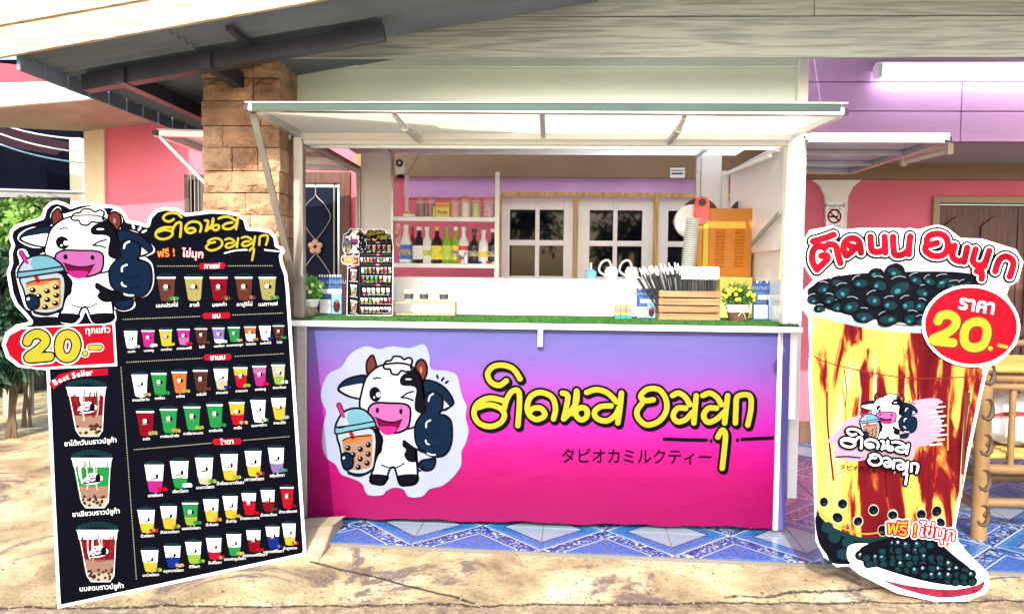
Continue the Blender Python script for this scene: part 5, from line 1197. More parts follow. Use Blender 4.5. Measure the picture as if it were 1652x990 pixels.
# plate of pearls
A = Art()
A.poly([(1366, 890), (1372, 878), (1400, 876), (1470, 885), (1545, 900), (1585, 918), (1594, 940), (1585, 955), (1555, 965), (1510, 966), (1450, 952), (1393, 924), (1370, 905)], I['white'], 6)
A.poly([(1425, 935), (1470, 944), (1530, 950), (1572, 944), (1588, 936), (1580, 952), (1552, 960), (1512, 962), (1460, 950)], mat('ink_plate_red', (.17, .014, .035), .3, var=.55, scale=22), 7)
A.poly([(1383, 894), (1392, 880), (1420, 870), (1450, 864), (1500, 866), (1540, 896), (1568, 920), (1566, 938), (1540, 943), (1500, 938), (1450, 925), (1395, 906)], I['dark'], 8)
rn = random.Random(5); k = 0
for y in range(866, 942, 10):
    for x in range(1385, 1572, 13):
        xx, yy_ = x + rn.uniform(-3, 3), y + rn.uniform(-2, 2)
        up_ = 895 - 30 * math.exp(-((xx - 1468) / 45) ** 2) + (8 if xx > 1500 else 0) + max(0, xx - 1510) * .35; lo2 = 903 + (xx - 1385) * .23
        if not (up_ < yy_ < lo2): continue
        z = 9 + (k % 5) * 3; A.ell(xx, yy_, 9, 8.4, I['dark'], z, 0, 14); A.ell(xx + 1, yy_ + 1.5, 6, 5, I['teal'], z + 1, 0, 10)
        if rn.random() < .5: A.poly([(xx - 3, yy_ - 1), (xx - 1, yy_ - 4), (xx + 2, yy_ - 2), (xx, yy_ + 1.5)], I['sky' if rn.random() < .5 else 'lsky'], z + 2, False)
        k += 1
A.build('pearl_plate_picture', CP, cup)
badge_text('ฟรี !', 1452, 861, 'yel', 7, 29, 30, 2.7, True).build('free_lettering', CP, cup)
badge_text('ไข่มุก', 1508, 866, 'white', 8, 29, 33, 2.7, True).build('pearls_lettering', CP, cup)
pb = MB(); a = G(1330, 912, GZ) + Vector((0, 0, .014)); pb.beam(a, G(1420, 934, GZ) + Vector((0.03, .12, .014)), .03, .02); pb.build('stand_foot', BLACK, cup)
p1 = CP.pt(1440, 600) - CP.n * .02; p2 = Vector((p1.x, p1.y + .5, GZ + .01)); MB().beam(p1, p2, .02, .02).build('prop_leg', ALUD, cup)

# ================================================================ THINGS ON THE COUNTER
turf = thing('turf_mat', 'strip of green artificial grass laid along the white counter top', 'turf mat', (0, 4.1, ZCT))
x0, x1 = X(474, 515), X(1287, 515)
part_box('backing', (x0, YF - .035, ZCT + .0005), (x1, 4.40, ZCT + .006), mat('turf_green_backing', (.015, .08, .01), .9, var=.3, scale=30), turf)
rn = random.Random(2); g_ = MB().use(mat('turf_blades', (.03, .14, .015), .7, var=.4, scale=25)); vs = []; fs = []
for k in range(16000):
    x, y = rn.uniform(x0 + .003, x1 - .003), YF - .033 + (rn.random() ** 1.6) * .45; a = rn.uniform(0, 6.28); h = rn.uniform(.008, .017); w_ = .0022
    j = len(vs); vs += [(x - w_ * math.cos(a), y - w_ * math.sin(a), ZCT + .005), (x + w_ * math.cos(a), y + w_ * math.sin(a), ZCT + .005), (x + rn.uniform(-.006, .006), y + rn.uniform(-.006, .006), ZCT + .005 + h)]; fs.append((j, j + 1, j + 2))
gb = g_.add(vs, fs).build('grass_blades', None, turf); gb['kind'] = 'stuff'
ZT = ZCT + .010
# ---- potted plants
def pot(label, px, py_top, py_bot, Y, wpx, foliage, blooms, bc, lower, seed, hpx, bloomr, light):
    b0 = P(px, py_bot, Y); b0.z = ZT; ht = P(px, py_top, Y).z - ZT; r = wpx / 2 * Y / FPX
    t = thing('potted_plant', label, 'potted plant', tuple(b0), 'potted plants on the counter')
    n_ = 24; m_ = MB().use(lower); m_.lathe([(.001, 0), (r * .68, 0), (r * .70, .003), (r * .86, ht * .55)], b0, n_).use(WHITE2).lathe([(r * .86, ht * .551), (r * .98, ht * .9), (r * 1.04, ht * .9), (r * 1.05, ht), (r * .93, ht), (r * .9, ht * .85), (.001, ht * .85)], b0, n_)
    m_.build('pot', None, t)
    bow = MB(); c = b0 + Vector((.1 * r, -r * .93, ht * .62))
    for s_ in (-1, 1):
        bow.tube([c + Vector((s_ * a, -.004, b_)) for a, b_ in cr([(0, 0), (r * .25, r * .2), (r * .5, r * .16), (r * .45, .0), (0, 0)])], .0028, 5)
        bow.tube([c + Vector((s_ * a, -.003 + q, b_)) for a, b_, q in ((0, 0, 0), (r * .22, -r * .3, .01), (r * .38, -r * .62, .03))], .0028, 5)
    bow.build('ribbon_bow', mat('ribbon', (.75, .68, .52), .7), t)
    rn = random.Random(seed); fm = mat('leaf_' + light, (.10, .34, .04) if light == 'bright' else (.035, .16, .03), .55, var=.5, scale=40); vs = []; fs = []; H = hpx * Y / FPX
    cen = b0 + Vector((0, 0, ht + H * .38))
    for k in range(1500):
        d = Vector((rn.gauss(0, 1), rn.gauss(0, 1), rn.gauss(0, 1))).normalized() * (rn.random() ** .45)
        p = cen + Vector((d.x * r * 1.25, d.y * r * 1.15, d.z * H * .56 + .02 * rn.gauss(0, 1) * .3))
        if p.z < b0.z + ht * .9: p.z = b0.z + ht * .95
        q = (d + Vector((0, 0, .6)) + Vector((rn.gauss(0, .5), rn.gauss(0, .5), rn.gauss(0, .5)))).normalized(); s_ = q.orthogonal().normalized() * .0035; L = rn.uniform(.012, .026)
        j = len(vs); vs += [p - s_, p + q * L * .5 - s_ * 1.2, p + q * L, p + q * L * .5 + s_ * 1.2]; fs.append((j, j + 1, j + 2, j + 3))
    fo = MB().use(fm).add(vs, fs).build('foliage', None, t); fo['kind'] = 'stuff'
    for k in range(blooms):
        a = rn.uniform(R(180), R(360)); el = rn.uniform(-.3, .9); d = Vector((math.cos(a) * math.cos(el), math.sin(a) * math.cos(el), math.sin(el)))
        p = cen + Vector((d.x * r * 1.25, d.y * r * 1.15, d.z * H * .52))
        m_ = MB()
        if bc == 'yellow': m_.use(mat('bloom_yellow', (.86, .74, .05), .6)); m_.lathe([(.001, -1 * bloomr), (bloomr * .7, -.7 * bloomr), (bloomr, 0), (bloomr * .7, .7 * bloomr), (.001, bloomr)], p, 10)
        else:
            m_.use(mat('bloom_cream', (.82, .80, .50), .6))
            for q in range(7):
                e_ = 2 * math.pi * q / 7; t1 = d.orthogonal().normalized(); t2 = d.cross(t1); o = (t1 * math.cos(e_) + t2 * math.sin(e_)); s_ = d.cross(o) * bloomr * .42
                m_.add([p, p + o * bloomr * .7 - s_ + d * .002, p + o * bloomr * 1.15 + d * .001, p + o * bloomr * .7 + s_ + d * .002], [(0, 1, 2, 3)])
            m_.use(mat('bloom_centre', (.7, .55, .10), .6)).lathe([(.001, -.002), (bloomr * .3, 0), (.001, .004)], p + d * .003, 8)
        m_.build('flower', None, t)
    return t
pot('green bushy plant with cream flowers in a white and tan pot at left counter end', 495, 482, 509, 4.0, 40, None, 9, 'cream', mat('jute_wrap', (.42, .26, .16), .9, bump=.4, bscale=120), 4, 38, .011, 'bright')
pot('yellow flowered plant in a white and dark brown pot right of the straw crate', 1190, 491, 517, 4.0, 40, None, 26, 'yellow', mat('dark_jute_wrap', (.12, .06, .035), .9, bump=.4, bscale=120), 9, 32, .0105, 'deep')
# ---- payment posters in acrylic stands; the square codes are left out
def poster(label, x0, x1, y0, y1, Y, back=0.05, awn=True, s=1.0):
    base = P((x0 + x1) / 2, y1, Y); base.z = ZT
    O = Vector((P(x0, y1, Y).x, Y, ZT + .002)); pl = Plane(O, (1, 0, 0), (0, math.sin(R(6)), math.cos(R(6))))
    t = thing('payment_sign', label, 'sign', M=pl.M)
    q = [pl.pt(*c) for c in ((x0, y1), (x1, y1), (x1, y0), (x0, y0))]
    MB().prism(q, -pl.n * .003).build('card', mat('ink_poster_navy', (.025, .07, .24), .3, var=.2), t)
    A = Art(); w_, h = x1 - x0, y1 - y0; f = lambda u, v: (x0 + w_ * u, y0 + h * v)
    A.poly([f(.55, .45), f(.97, .38), f(.97, .97), f(.55, .97)], mat('ink_poster_photo', (.20, .38, .62), .3, var=.5, scale=40), 1, False)
    A.ell(*f(.77, .78), w_ * .15, h * .16, I['brown'], 2); A.ell(*f(.77, .66), w_ * .06, h * .05, I['tea'], 3)
    A.poly([f(.18 if awn else .05, .36), f(.97, .36), f(.97, .47), f(.18 if awn else .05, .47)], I['white'], 2, False)
    A.text('สแกนจ่ายเงิน', *f(.5, .22), h * .15, I['lsky'], 3, .012); A.text('รับชำระ เงินสด โอน', *f(.5, .33), h * .075, I['lsky'], 3, .005)
    A.text('XXX-XXX-XXXX' if False else '110 000 0101', *f(.57, .455), h * .085, I['black'], 4, .01)
    A.text('บัญชีร้าน', *f(.28, .56), h * .07, I['lsky'], 3, .005)
    A.poly([f(.05, .61), f(.52, .61), f(.52, .95), f(.05, .95)], I['white'], 2, False)
    for k in range(9):
        u_ = .02 + k * .11; A.poly([f(u_, .0), f(u_ + .055, .0), f(u_ + .055, .055), f(u_, .055)], I[('red', 'white', 'lsky')[k % 3 if awn else 1]], 2, False)
    A.build('printed_card', pl, t)
    MB().prism([pl.pt(x1 - 1, y1 - 1) - pl.n * .004, pl.pt(x0 + 1, y1 - 1) - pl.n * .004, pl.pt(x0 + 1, y1 - 1) - pl.n * .06 + Vector((0, 0, -.004)), pl.pt(x1 - 1, y1 - 1) - pl.n * .06 + Vector((0, 0, -.004))], (0, 0, .003)).build('stand_foot', WHITE2, t)
    return t
poster('blue scan to pay card standing between the left flower pot and the small menu board', 514, 552, 443, 508, 4.1, awn=False)
poster('small blue scan to pay card with striped top standing left of the wooden crate', 1027, 1058, 465, 514, 4.08)
poster('dark blue scan to pay card standing at the right end of the counter', 1214, 1262, 453, 517, 4.12)
# ---- rack with three glasses
x0, x1 = P(632, 500, 4.16).x, P(736, 500, 4.16).x; zr_ = P(684, 488, 4.1).z
rk = thing('glass_rack', 'light wooden rack holding three upturned glasses on the counter turf', 'rack', ((x0 + x1) / 2, 4.16, ZT))
LW = woodgrain('light_wood', (.44, .29, .14), (.32, .19, .08), 'X', .55)
for z in (ZT + .002, zr_ - .006): part_box('board', (x0, 4.11, z), (x1, 4.21, z + .010), LW, rk, .002)
for a in (x0, x1 - .008): part_box('end_panel', (a, 4.112, ZT + .0125), (a + .008, 4.208, zr_ - .0065), LW, rk)
CLG = mat('clear_glass', (.85, .9, .9), .03, alpha=.35, var=.02, spec=.8)
DKL = mat('dark_print', (.05, .05, .06), .5, var=.3, scale=60)
for k, px_ in enumerate((660, 684, 716)):
    c = P(px_, 480, 4.16); c.z = zr_ + .0045
    t = thing('glass', ['left glass with dark print in the wooden rack', 'middle glass with dark print in the wooden rack', 'right glass with dark print in the wooden rack, nearest the white cabinet'][k], 'glass', tuple(c), 'glasses in the rack')
    MB().lathe([(.022, 0), (.026, .035), (.030, .06), (.033, .06), (.033, .062), (.028, .062), (.0245, .035), (.0205, .003), (.001, .003)], c, 18).build('glass_body', CLG, t)
    MB().lathe([(.0262, .014), (.0272, .045)], c, 18).build('printed_band', DKL, t)
# ---- coloured note block
c0 = P(992, 515, 4.05); x1 = P(1019, 515, 4.05).x; z1 = P(1005, 491, 4.05).z; h = (z1 - ZT) / 4
nbk = thing('sponge_stack', 'stack of green, pink, tan and teal sponge pads left of the small payment card', 'sponges', (c0.x, 4.05, ZT))
for k, (c, nm) in enumerate((((.02, .30, .26), 'teal_pad'), ((.55, .36, .14), 'tan_pad'), ((.62, .20, .20), 'pink_pad'), ((.24, .55, .16), 'green_pad'))):
    for j in range(3):
        w_ = (x1 - c0.x) / 3; part_box('pad', (c0.x + j * w_ + .001, 4.05, ZT + k * h + .0006), (c0.x + (j + 1) * w_ - .001, 4.11, ZT + (k + 1) * h - .0006), mat(nm, c, .8, bump=.2, bscale=200), nbk, .002)
# ---- wooden crate with straws
YK = 4.0
x0, x1 = P(1063, 500, YK).x, P(1163, 500, YK).x; zk = P(1110, 468, YK).z
cr_ = thing('wooden_crate', 'slatted wooden crate full of black straws standing on the counter turf', 'crate', ((x0 + x1) / 2, YK, ZT))
CW = woodgrain('crate_wood', (.34, .20, .09), (.21, .11, .045), 'X', .6, 1.4)
n_ = 4; sh_ = (zk - ZT) / n_
for s_, yy in ((0, YK), (1, YK + .20)):
    for k in range(n_): part_box('slat', (x0 + .002, yy, ZT + .002 + k * sh_), (x1 - .002, yy + .008, ZT + .002 + k * sh_ + sh_ * .84), CW, cr_, .0015)
for xx in (x0, x1 - .008):
    for k in range(n_): part_box('slat', (xx, YK + .0085, ZT + .002 + k * sh_), (xx + .008, YK + .1995, ZT + .002 + k * sh_ + sh_ * .84), CW, cr_, .0015)
for xx in (x0 + .01, x1 - .022):
    for yy in (YK + .0085, YK + .187): part_box('corner_post', (xx, yy, ZT + .002), (xx + .012, yy + .012, zk), CW, cr_)
part_box('bottom', (x0 + .009, YK + .022, ZT + .002), (x1 - .009, YK + .186, ZT + .008), CW, cr_)
SB = mat('black_straw', (.012, .018, .024), .3, spec=.6); WR = mat('white_paper_wrap', (.80, .80, .80), .7, bump=.4, bscale=60)
s0 = MB().tube([(0, 0, 0), (0, 0, .232)], .0038, 6).build('straw_tube', SB); s0e = thing('straw', 'x', 'straw'); s0.parent = s0e; s0.name = 'tube'
w0 = MB().tube([(0, 0, .233), (.001, .0015, .252), (-.001, -.001, .272)], [.0052, .0058, .003], 6).build('paper_tip', WR, s0e, local=True)
rn = random.Random(8); k = 0
def place_straw(x, y, lean, ly, h0, lab, grp):
    global k
    M = Matrix.Translation((x, y, ZT + .010 + h0)) @ Matrix.Rotation(ly, 4, 'X') @ Matrix.Rotation(lean, 4, 'Y')
    if k == 0: s0e.matrix_basis = M; r_ = s0e; r_['label'] = lab
    else: r_ = dup(s0e, M=M, label=lab)
    r_['group'] = grp; k += 1
xm = x0 + (x1 - x0) * .38
for i in range(52):
    place_straw(xm + (x1 - .016 - xm) * (i % 26) / 25 + rn.uniform(-.002, .002), YK + (.045 if i < 26 else .10) + rn.uniform(-.008, .008), rn.uniform(-.04, .04), rn.uniform(-.05, .03), -.0 + rn.uniform(-.002, .006), 'upright black straw in the right part of the wooden crate', 'upright straws in the crate')
for i in range(34):
    x = x0 + .016 + (xm - x0) * (i % 17) / 17; place_straw(x + rn.uniform(-.001, .001), YK + (.04 if i < 17 else .09) + rn.uniform(-.006, .006), -.50 + .45 * (i % 17) / 17 + rn.uniform(-.08, .05), rn.uniform(-.06, .06), rn.uniform(.004, .03), 'black straw with crumpled white paper tip leaning left out of the wooden crate', 'leaning straws in the crate')
# crumpled clear bag tops over the upright straws
bgm = MB(); rn = random.Random(4); nx = 40; vs = []
xa_, xb_ = xm - .004, x1 - .006; za_, zb_2 = P(1130, 447, YK).z, P(1130, 431, YK).z
for side, yy in ((0, YK + .028), (1, YK + .115)):
    for j in range(4):
        for i in range(nx + 1): vs.append((xa_ + (xb_ - xa_) * i / nx + rn.uniform(-.002, .002), yy + rn.uniform(-.005, .005) + (.02 if j == 3 else 0) * (1 - side * 2), za_ - .012 + (zb_2 - za_ + .012) * j / 3 + (rn.uniform(-.006, .006) if j else 0)))
fs = []
for s_ in range(2):
    for j in range(3):
        for i in range(nx): a = s_ * 4 * (nx + 1) + j * (nx + 1) + i; fs.append((a, a + 1, a + nx + 2, a + nx + 1))
o1, o2 = 3 * (nx + 1), 7 * (nx + 1)
fs += [(o1 + i, o1 + i + 1, o2 + i + 1, o2 + i) for i in range(nx)]
tag(bgm.add(vs, fs).build('straw_bag', mat('milky_film', (.85, .86, .84), .25, alpha=.8, var=.1, scale=30, bump=.3)), 'crumpled milky plastic bag top over the upright straws in the crate', 'plastic bag')

# ---- stack of clear cups left of the sealing machine
CUPM = mat('clear_plastic_cup', (.85, .90, .88), .12, alpha=.30, var=.05, spec=.7); RIM = mat('cup_rim', (.75, .82, .80), .15, alpha=.85)
cb0 = P(1108, 455, 4.3); ct0 = P(1117, 356, 4.3); ax = (ct0 - cb0).normalized(); n_ = 22; L = (ct0 - cb0).length - .08
c0m = thing('plastic_cup', 'x', 'cup')
MB().lathe([(.024, .0), (.038, .088), (.0365, .088), (.0225, .002), (.001, .002)], (0, 0, 0), 16).build('cup_wall', CUPM, c0m, local=True)
MB().lathe([(.0385, .0885), (.042, .0885), (.042, .0925), (.038, .0925)], (0, 0, 0), 16).build('cup_rim', RIM, c0m, local=True)
Q = Vector((0, 0, 1)).rotation_difference(ax).to_matrix().to_4x4()
for k in range(n_):
    M = Matrix.Translation(cb0 + ax * (L * k / (n_ - 1) - .0)) @ Q
    lab = 'clear plastic cup nested inside the tall stack of cups left of the orange machine' if 0 < k < n_ - 1 else ('topmost clear cup of the tall stack left of the orange machine' if k else 'bottom clear cup of the tall stack left of the orange machine')
    if k == 0: c0m.matrix_basis = M; r_ = c0m; c0m['label'] = lab
    else: r_ = dup(c0m, M=M, label=lab)
    r_['group'] = 'cups nested in the tall stack' if 0 < k < n_ - 1 else 'end cups of the tall stack'
# ---- orange cup sealing machine
YMc = 4.45
ORG = mat('orange_enamel', (.60, .20, .008), .45, var=.08, scale=3); ORD = mat('orange_enamel_side', (.64, .24, .012), .4); YEL = mat('yellow_enamel', (.70, .50, .02), .35)
zb_, zt3 = P(1170, 446, YMc).z, P(1170, 336, YMc).z
mc = thing('sealing_machine', 'orange cup sealing machine with red film reels on the cupboard behind the straws', 'machine', tuple(P(1170, 446, YMc + .12)))
xf0, xf1 = P(1143, 390, YMc).x, P(1213, 390, YMc).x
part_box('housing', (xf0, YMc, zb_), (xf1, YMc + .30, zt3), ORG, mc, .004)
part_box('yellow_edge', (P(1134, 390, YMc).x, YMc - .004, zb_), (xf0 - .001, YMc + .02, zt3 - .002), YEL, mc, .002)
part_box('side_plate', (P(1124, 390, YMc).x, YMc + .002, zb_), (P(1134, 390, YMc).x - .001, YMc + .28, P(1130, 341, YMc).z), ORD, mc, .003)
for x in (1163, 1194):
    for k in range(12):
        q = P(x - k * .28, 370 + k * 5.3, YMc); hw = .0215 * 1.25
        lv = MB().prism([(q.x - hw, YMc - .001, q.z - .006), (q.x - hw, YMc - .010, q.z - .004), (q.x - hw, YMc - .001, q.z + .005)], (hw * 2, 0, 0)).build('louver', ORG, mc)
REDM = mat('red_bracket', (.78, .03, .04), .3, coat=.4)
def plate2d(pts, r, Y, th_, m, name, hole=None):
    ka_ = []
    def disc(c, r_):
        return [(c[0] + r_ * math.cos(t), c[1] + r_ * math.sin(t)) for t in [2 * math.pi * i / 20 for i in range(20)]]
    mb_ = MB(); a, b2 = pts
    d = (Vector(b2) - Vector(a)).normalized(); n2 = Vector((-d.y, d.x)); out = []
    for i in range(13):
        t = math.pi * i / 12; v = Vector(a) - d * math.sin(t) * r + n2 * math.cos(t) * r; out.append(v)
    for i in range(13):
        t = math.pi * i / 12; v = Vector(b2) + d * math.sin(t) * r - n2 * math.cos(t) * r; out.append(v)
    o = mb_.prism([(v.x, Y, v.y) for v in out], (0, th_, 0)).build(name, m, mc, .001)
    return o
def xz(px_, py_, Y=YMc): q = P(px_, py_, Y); return (q.x, q.z)
plate2d((xz(1132, 329), xz(1131, 350)), .044, YMc - .016, .010, REDM, 'reel_bracket'); plate2d((xz(1205, 328, YMc + .305), xz(1221, 358, YMc + .305)), .046, YMc + .305, .012, REDM, 'reel_bracket')
MB().lathe([(.001, 0), (.022, 0), (.022, .004), (.001, .004)], (xz(1132, 327)[0], YMc - .022, xz(1132, 327)[1]), 16, (0, 1, 0)).build('bracket_hole', BLACK, mc)
MB().lathe([(.001, 0), (.022, 0), (.022, .004), (.001, .004)], (xz(1205, 328, YMc + .3)[0], YMc + .300, xz(1205, 328, YMc + .3)[1]), 16, (0, 1, 0)).build('bracket_hole', WHITE2, mc)
MB().lathe([(.001, 0), (.018, 0), (.018, .004), (.001, .004)], (xz(1221, 358, YMc + .3)[0], YMc + .300, xz(1221, 358, YMc + .3)[1]), 16, (0, 1, 0)).build('bracket_hole', BLACK, mc)
REEL = mat('reel_black', (.035, .02, .018), .4)
for (x, y, r_, dy) in ((1129, 350, .115, .10), (1206, 349, .115, .32)):
    q = xz(x, y, YMc + dy); MB().lathe([(.001, 0), (r_, 0), (r_, .01), (.001, .01)], (q[0], YMc + dy, q[1]), 32, (0, 1, 0)).lathe([(.001, .0), (r_ * .55, .0), (r_ * .55, .18), (.001, .10)], (q[0], YMc + dy + .011, q[1]), 24, (0, 1, 0)).build('film_reel', REEL, mc)
q = xz(1116, 357, YMc + .03); MB().lathe([(.001, 0), (.10, 0), (.10, .05), (.001, .05)], (q[0], YMc + .02, q[1]), 28, (0, 1, 0)).build('film_roll', mat('milky_film_roll', (.84, .84, .82), .3, var=.06, scale=20), mc)
q = xz(1095, 357, YMc + .06); MB().lathe([(.001, 0), (.03, 0), (.03, .01), (.001, .01)], (q[0], YMc + .08, q[1]), 16, (0, 1, 0)).build('reel_hub', REDM, mc)
q = xz(1131, 346); MB().lathe([(.001, 0), (.013, 0), (.013, .008), (.001, .010)], (q[0], YMc - .012, q[1]), 14, (0, 1, 0)).build('knob', ALU, mc)
part_box('machine_stand', (P(1162, 390, YMc).x, YMc - .02, ZT - .3), (P(1214, 390, YMc).x, YMc + .3, zb_ - .002), mat('pale_yellow_panel', (.80, .74, .16), .5, var=.12, scale=3), mc, .003)
# ---- bottles and tubs on the shelves
YBt = 4.96; zs1 = P(720, 425, YS - .03).z; zs0 = P(720, 351, YS - .03).z
zs1 = Z(720, 426 - 1, YS) + .0005; zs0 = Z(720, 352 - 1, YS) + .0005
def bottle(px_, top, w_, glass, lab, capc, labc2, label, kind=0, zb=None, Y=YBt, labname='paper_label'):
    zb = zs1 if zb is None else zb; c = P(px_, 400, Y); c.z = zb; H = P(px_, top, Y).z - zb; r = w_ / 2 * Y / FPX * 1.28
    t = thing('syrup_bottle' if kind != 2 else 'squat_bottle', label, 'bottle', tuple(c), 'bottles on the lower shelf')
    if kind == 0: pr = [(.001, 0), (r * .9, 0), (r, .006), (r, H * .52), (r * .75, H * .63), (r * .36, H * .74), (r * .32, H * .93), (.001, H * .93)]
    elif kind == 1: pr = [(.001, 0), (r * .85, 0), (r, H * .03), (r * .9, H * .3), (r, H * .5), (r * .6, H * .66), (r * .38, H * .82), (r * .38, H * .93), (.001, H * .93)]
    else: pr = [(.001, 0), (r * .95, 0), (r, H * .04), (r, H * .50), (r * .85, H * .60), (r * .4, H * .66), (r * .3, H * .70), (r * .3, H * .93), (.001, H * .93)]
    MB().lathe(pr, c, 16).build('bottle_body', glass, t)
    MB().lathe([(r * .38, H * .90), (r * .42, H * .90), (r * .42, H), (.001, H)], c, 12).build('cap', capc, t)
    if lab: MB().lathe([(r * 1.03, H * .10), (r * 1.03, H * .48)], c, 16).build(labname, lab, t)
    if labc2: MB().lathe([(r * 1.045, H * .2), (r * 1.045, H * .36)], c, 16).build('label_emblem', labc2, t)
    return t
def pm(n_, c, r_=.35, **k): return mat(n_, c, r_, **k)
cl = pm('bottle_clear', (.80, .82, .80), .08); amb = pm('bottle_amber', (.70, .42, .04), .1); gr = pm('bottle_green', (.20, .42, .03), .1); dk = pm('bottle_dark', (.02, .012, .012), .1); rd = pm('bottle_red', (.50, .02, .03), .12)
bl2 = pm('label_blue', (.02, .16, .60), var=.5, scale=50); ly = pm('label_yellow', (.84, .70, .05), var=.3, scale=50); lw_ = pm('label_white', (.8, .8, .78), var=.1, scale=60); lr = pm('label_red', (.66, .03, .04), var=.4, scale=50); lg = pm('label_lime', (.55, .68, .06), var=.3, scale=50); lk = pm('label_black', (.015, .015, .018), var=.3)
lm = pm('label_mixed', (.45, .35, .25), var=.9, scale=70)
bottle(655, 363, 17, cl, bl2, lw_, lm, 'blue labelled bottle with white cap at the left end of the lower shelf', 1)
bottle(665, 366, 11, rd, lr, rd, None, 'slim red bottle behind the blue labelled bottle on the lower shelf', 0, Y=5.02)
bottle(676, 366, 17, dk, lw_, lw_, None, 'dark cola coloured bottle with a white label and white cap', 0)
bottle(689, 366, 15, cl, lw_, lw_, lg, 'white bottle with pale green label between the cola and yellow bottles', 0)
bottle(705, 366, 16, dk, ly, amb, None, 'bottle with amber neck and big yellow label', 0)
bottle(721, 366, 15, gr, lg, gr, None, 'green glass bottle with lime label next to the amber necked one', 0)
bottle(735, 366, 13, gr, ly, lw_, lm, 'green bottle with small yellow label and pale cap', 0)
bottle(748, 366, 15, cl, lr, lw_, lw_, 'clear bottle with red and white label right of the green bottles', 0)
bottle(765, 369, 15, dk, lk, lk, lm, 'squat black bottle with colourful label left of the white bottle', 2)
bottle(780, 371, 15, lw_, lw_, lw_, ly, 'plain white bottle with a faint label between the two black bottles', 0)
bottle(795, 369, 14, dk, lk, lw_, lm, 'squat black bottle with colourful label at the right end of the shelf', 2)
gc = P(752, 400, 4.93); gc.z = zs1
tag(MB().lathe([(.001, 0), (.018, 0), (.019, .07), (.016, .074), (.001, .074)], gc, 14).build('steel_tumbler', ALU), 'small steel tumbler standing before the red labelled bottle', 'tumbler')
gc = P(741, 400, 4.925); gc.z = zs1
tt_ = thing('flower_toy', 'tiny orange pot with a teal star standing on the lower shelf', 'ornament', tuple(gc))
MB().lathe([(.001, 0), (.011, 0), (.014, .026), (.001, .026)], gc, 12).build('pot', pm('toy_orange', (.75, .20, .02)), tt_)
MB().lathe([(.001, .027), (.012, .036), (.003, .042), (.016, .050), (.001, .058)], gc, 5).build('star', pm('toy_teal', (.02, .50, .42)), tt_)
for k, (a, c, m_, nm, lb) in enumerate(((772, 784, pm('pen_blue', (.02, .06, .62)), 'marker', 'blue marker lying on the lower shelf before the black bottles'), (785, 798, pm('pen_red', (.7, .03, .03)), 'marker', 'red marker lying at the right end of the lower shelf'))):
    p, q = P(a, 400, 4.925), P(c, 400, 4.93); p.z = q.z = zs1 + .008
    t = thing(nm, lb, 'marker', tuple(p), 'markers on the shelf'); MB().tube([p, p + (q - p) * .7], .007, 8).build('barrel', m_, t); MB().tube([p + (q - p) * .71, q], .0078, 8).build('cap', lw_, t)
def tub(px_, w_, top, body_c, label, lid=True, kind='tub'):
    c = P(px_, 350, YBt); c.z = zs0; H = P(px_, top, YBt).z - zs0; r = w_ / 2 * YBt / FPX
    t = thing('storage_tub', label, 'tub', tuple(c), 'tubs on the upper shelf')
    fill = .66
    MB().lathe([(.001, .001), (r * .9, .001), (r * .94, H * fill), (.001, H * fill)], c, 16).build('contents', body_c, t)
    MB().lathe([(r * .93, 0), (r * .97, H * .86)], c, 16).build('tub_wall', pm('tub_clear', (.85, .8, .8), .1, alpha=.28), t)
    MB().lathe([(.001, H * .86), (r * 1.02, H * .86), (r * 1.02, H * .97), (r * .8, H), (.001, H)], c, 16).build('lid', pm('lid_red', (.78, .22, .18), .3, alpha=.85), t)
tub(679, 15, 318, pm('fill_brown', (.05, .025, .018), var=.4, scale=60), 'red lidded tub of dark brown powder, leftmost on the upper shelf')
tub(695, 14, 318, pm('fill_choc', (.10, .04, .02), var=.4, scale=60), 'red lidded tub of chocolate powder, second on the upper shelf')
tub(734, 17, 318, pm('fill_peach', (.72, .30, .16), var=.2, scale=60), 'red lidded tub of peach coloured powder right of the yellow box')
tub(751, 16, 316, pm('fill_white', (.8, .8, .8), var=.1), 'red lidded tub of white sachets in the middle of the upper shelf')
tub(768, 15, 318, pm('fill_lime', (.46, .66, .08), var=.2), 'red lidded tub of lime green packets with dark lettering')
tub(788, 20, 318, pm('fill_pinkstripe', (.62, .28, .46), var=.6, scale=70), 'red lidded tub of pink striped packets at the right end of the upper shelf')
a, b2 = P(703, 348, 4.93), P(725, 348, 4.93)
bx = thing('fruit_box', 'yellow box lettered Fruit with an orange stripe on the upper shelf', 'box', ((a.x + b2.x) / 2, 4.93, zs0))
part_box('carton', (a.x, 4.932, zs0), (b2.x, 4.99, P(712, 327, 4.93).z), pm('carton_yellow', (.82, .62, .10)), bx, .002)
part_box('orange_stripe', (a.x + .004, 4.929, P(712, 334, 4.93).z), (b2.x - .004, 4.9315, P(712, 329, 4.93).z), pm('carton_orange', (.7, .25, .05)), bx)
A = Art(); A.text('Fruit', 714, 345, 8, I['brown'], 2, .01); A.build('box_lettering', Plane((0, 4.931, 1), (1, 0, 0), (0, 0, 1)), bx)
tag(MB().box((P(695.5, 340, 4.93).x, 4.94, zs0), (P(702, 340, 4.93).x, 4.99, P(700, 333, 4.93).z)).build('yellow_packet', pm('packet_yellow', (.8, .66, .06)), None, .002), 'narrow yellow packet left of the Fruit box', 'packet')
q = P(660, 347, 4.93); q.z = zs0
dsh = thing('fruit_dish', 'white dish of yellow bits at the left end of the upper shelf', 'dish', tuple(q))
MB().lathe([(.001, 0), (.035, 0), (.048, .014), (.044, .014), (.001, .006)], q, 20).build('dish', WHITE2, dsh)
bt = MB().use(pm('yellow_bits', (.75, .6, .05), var=.5, scale=90)); rn = random.Random(1)
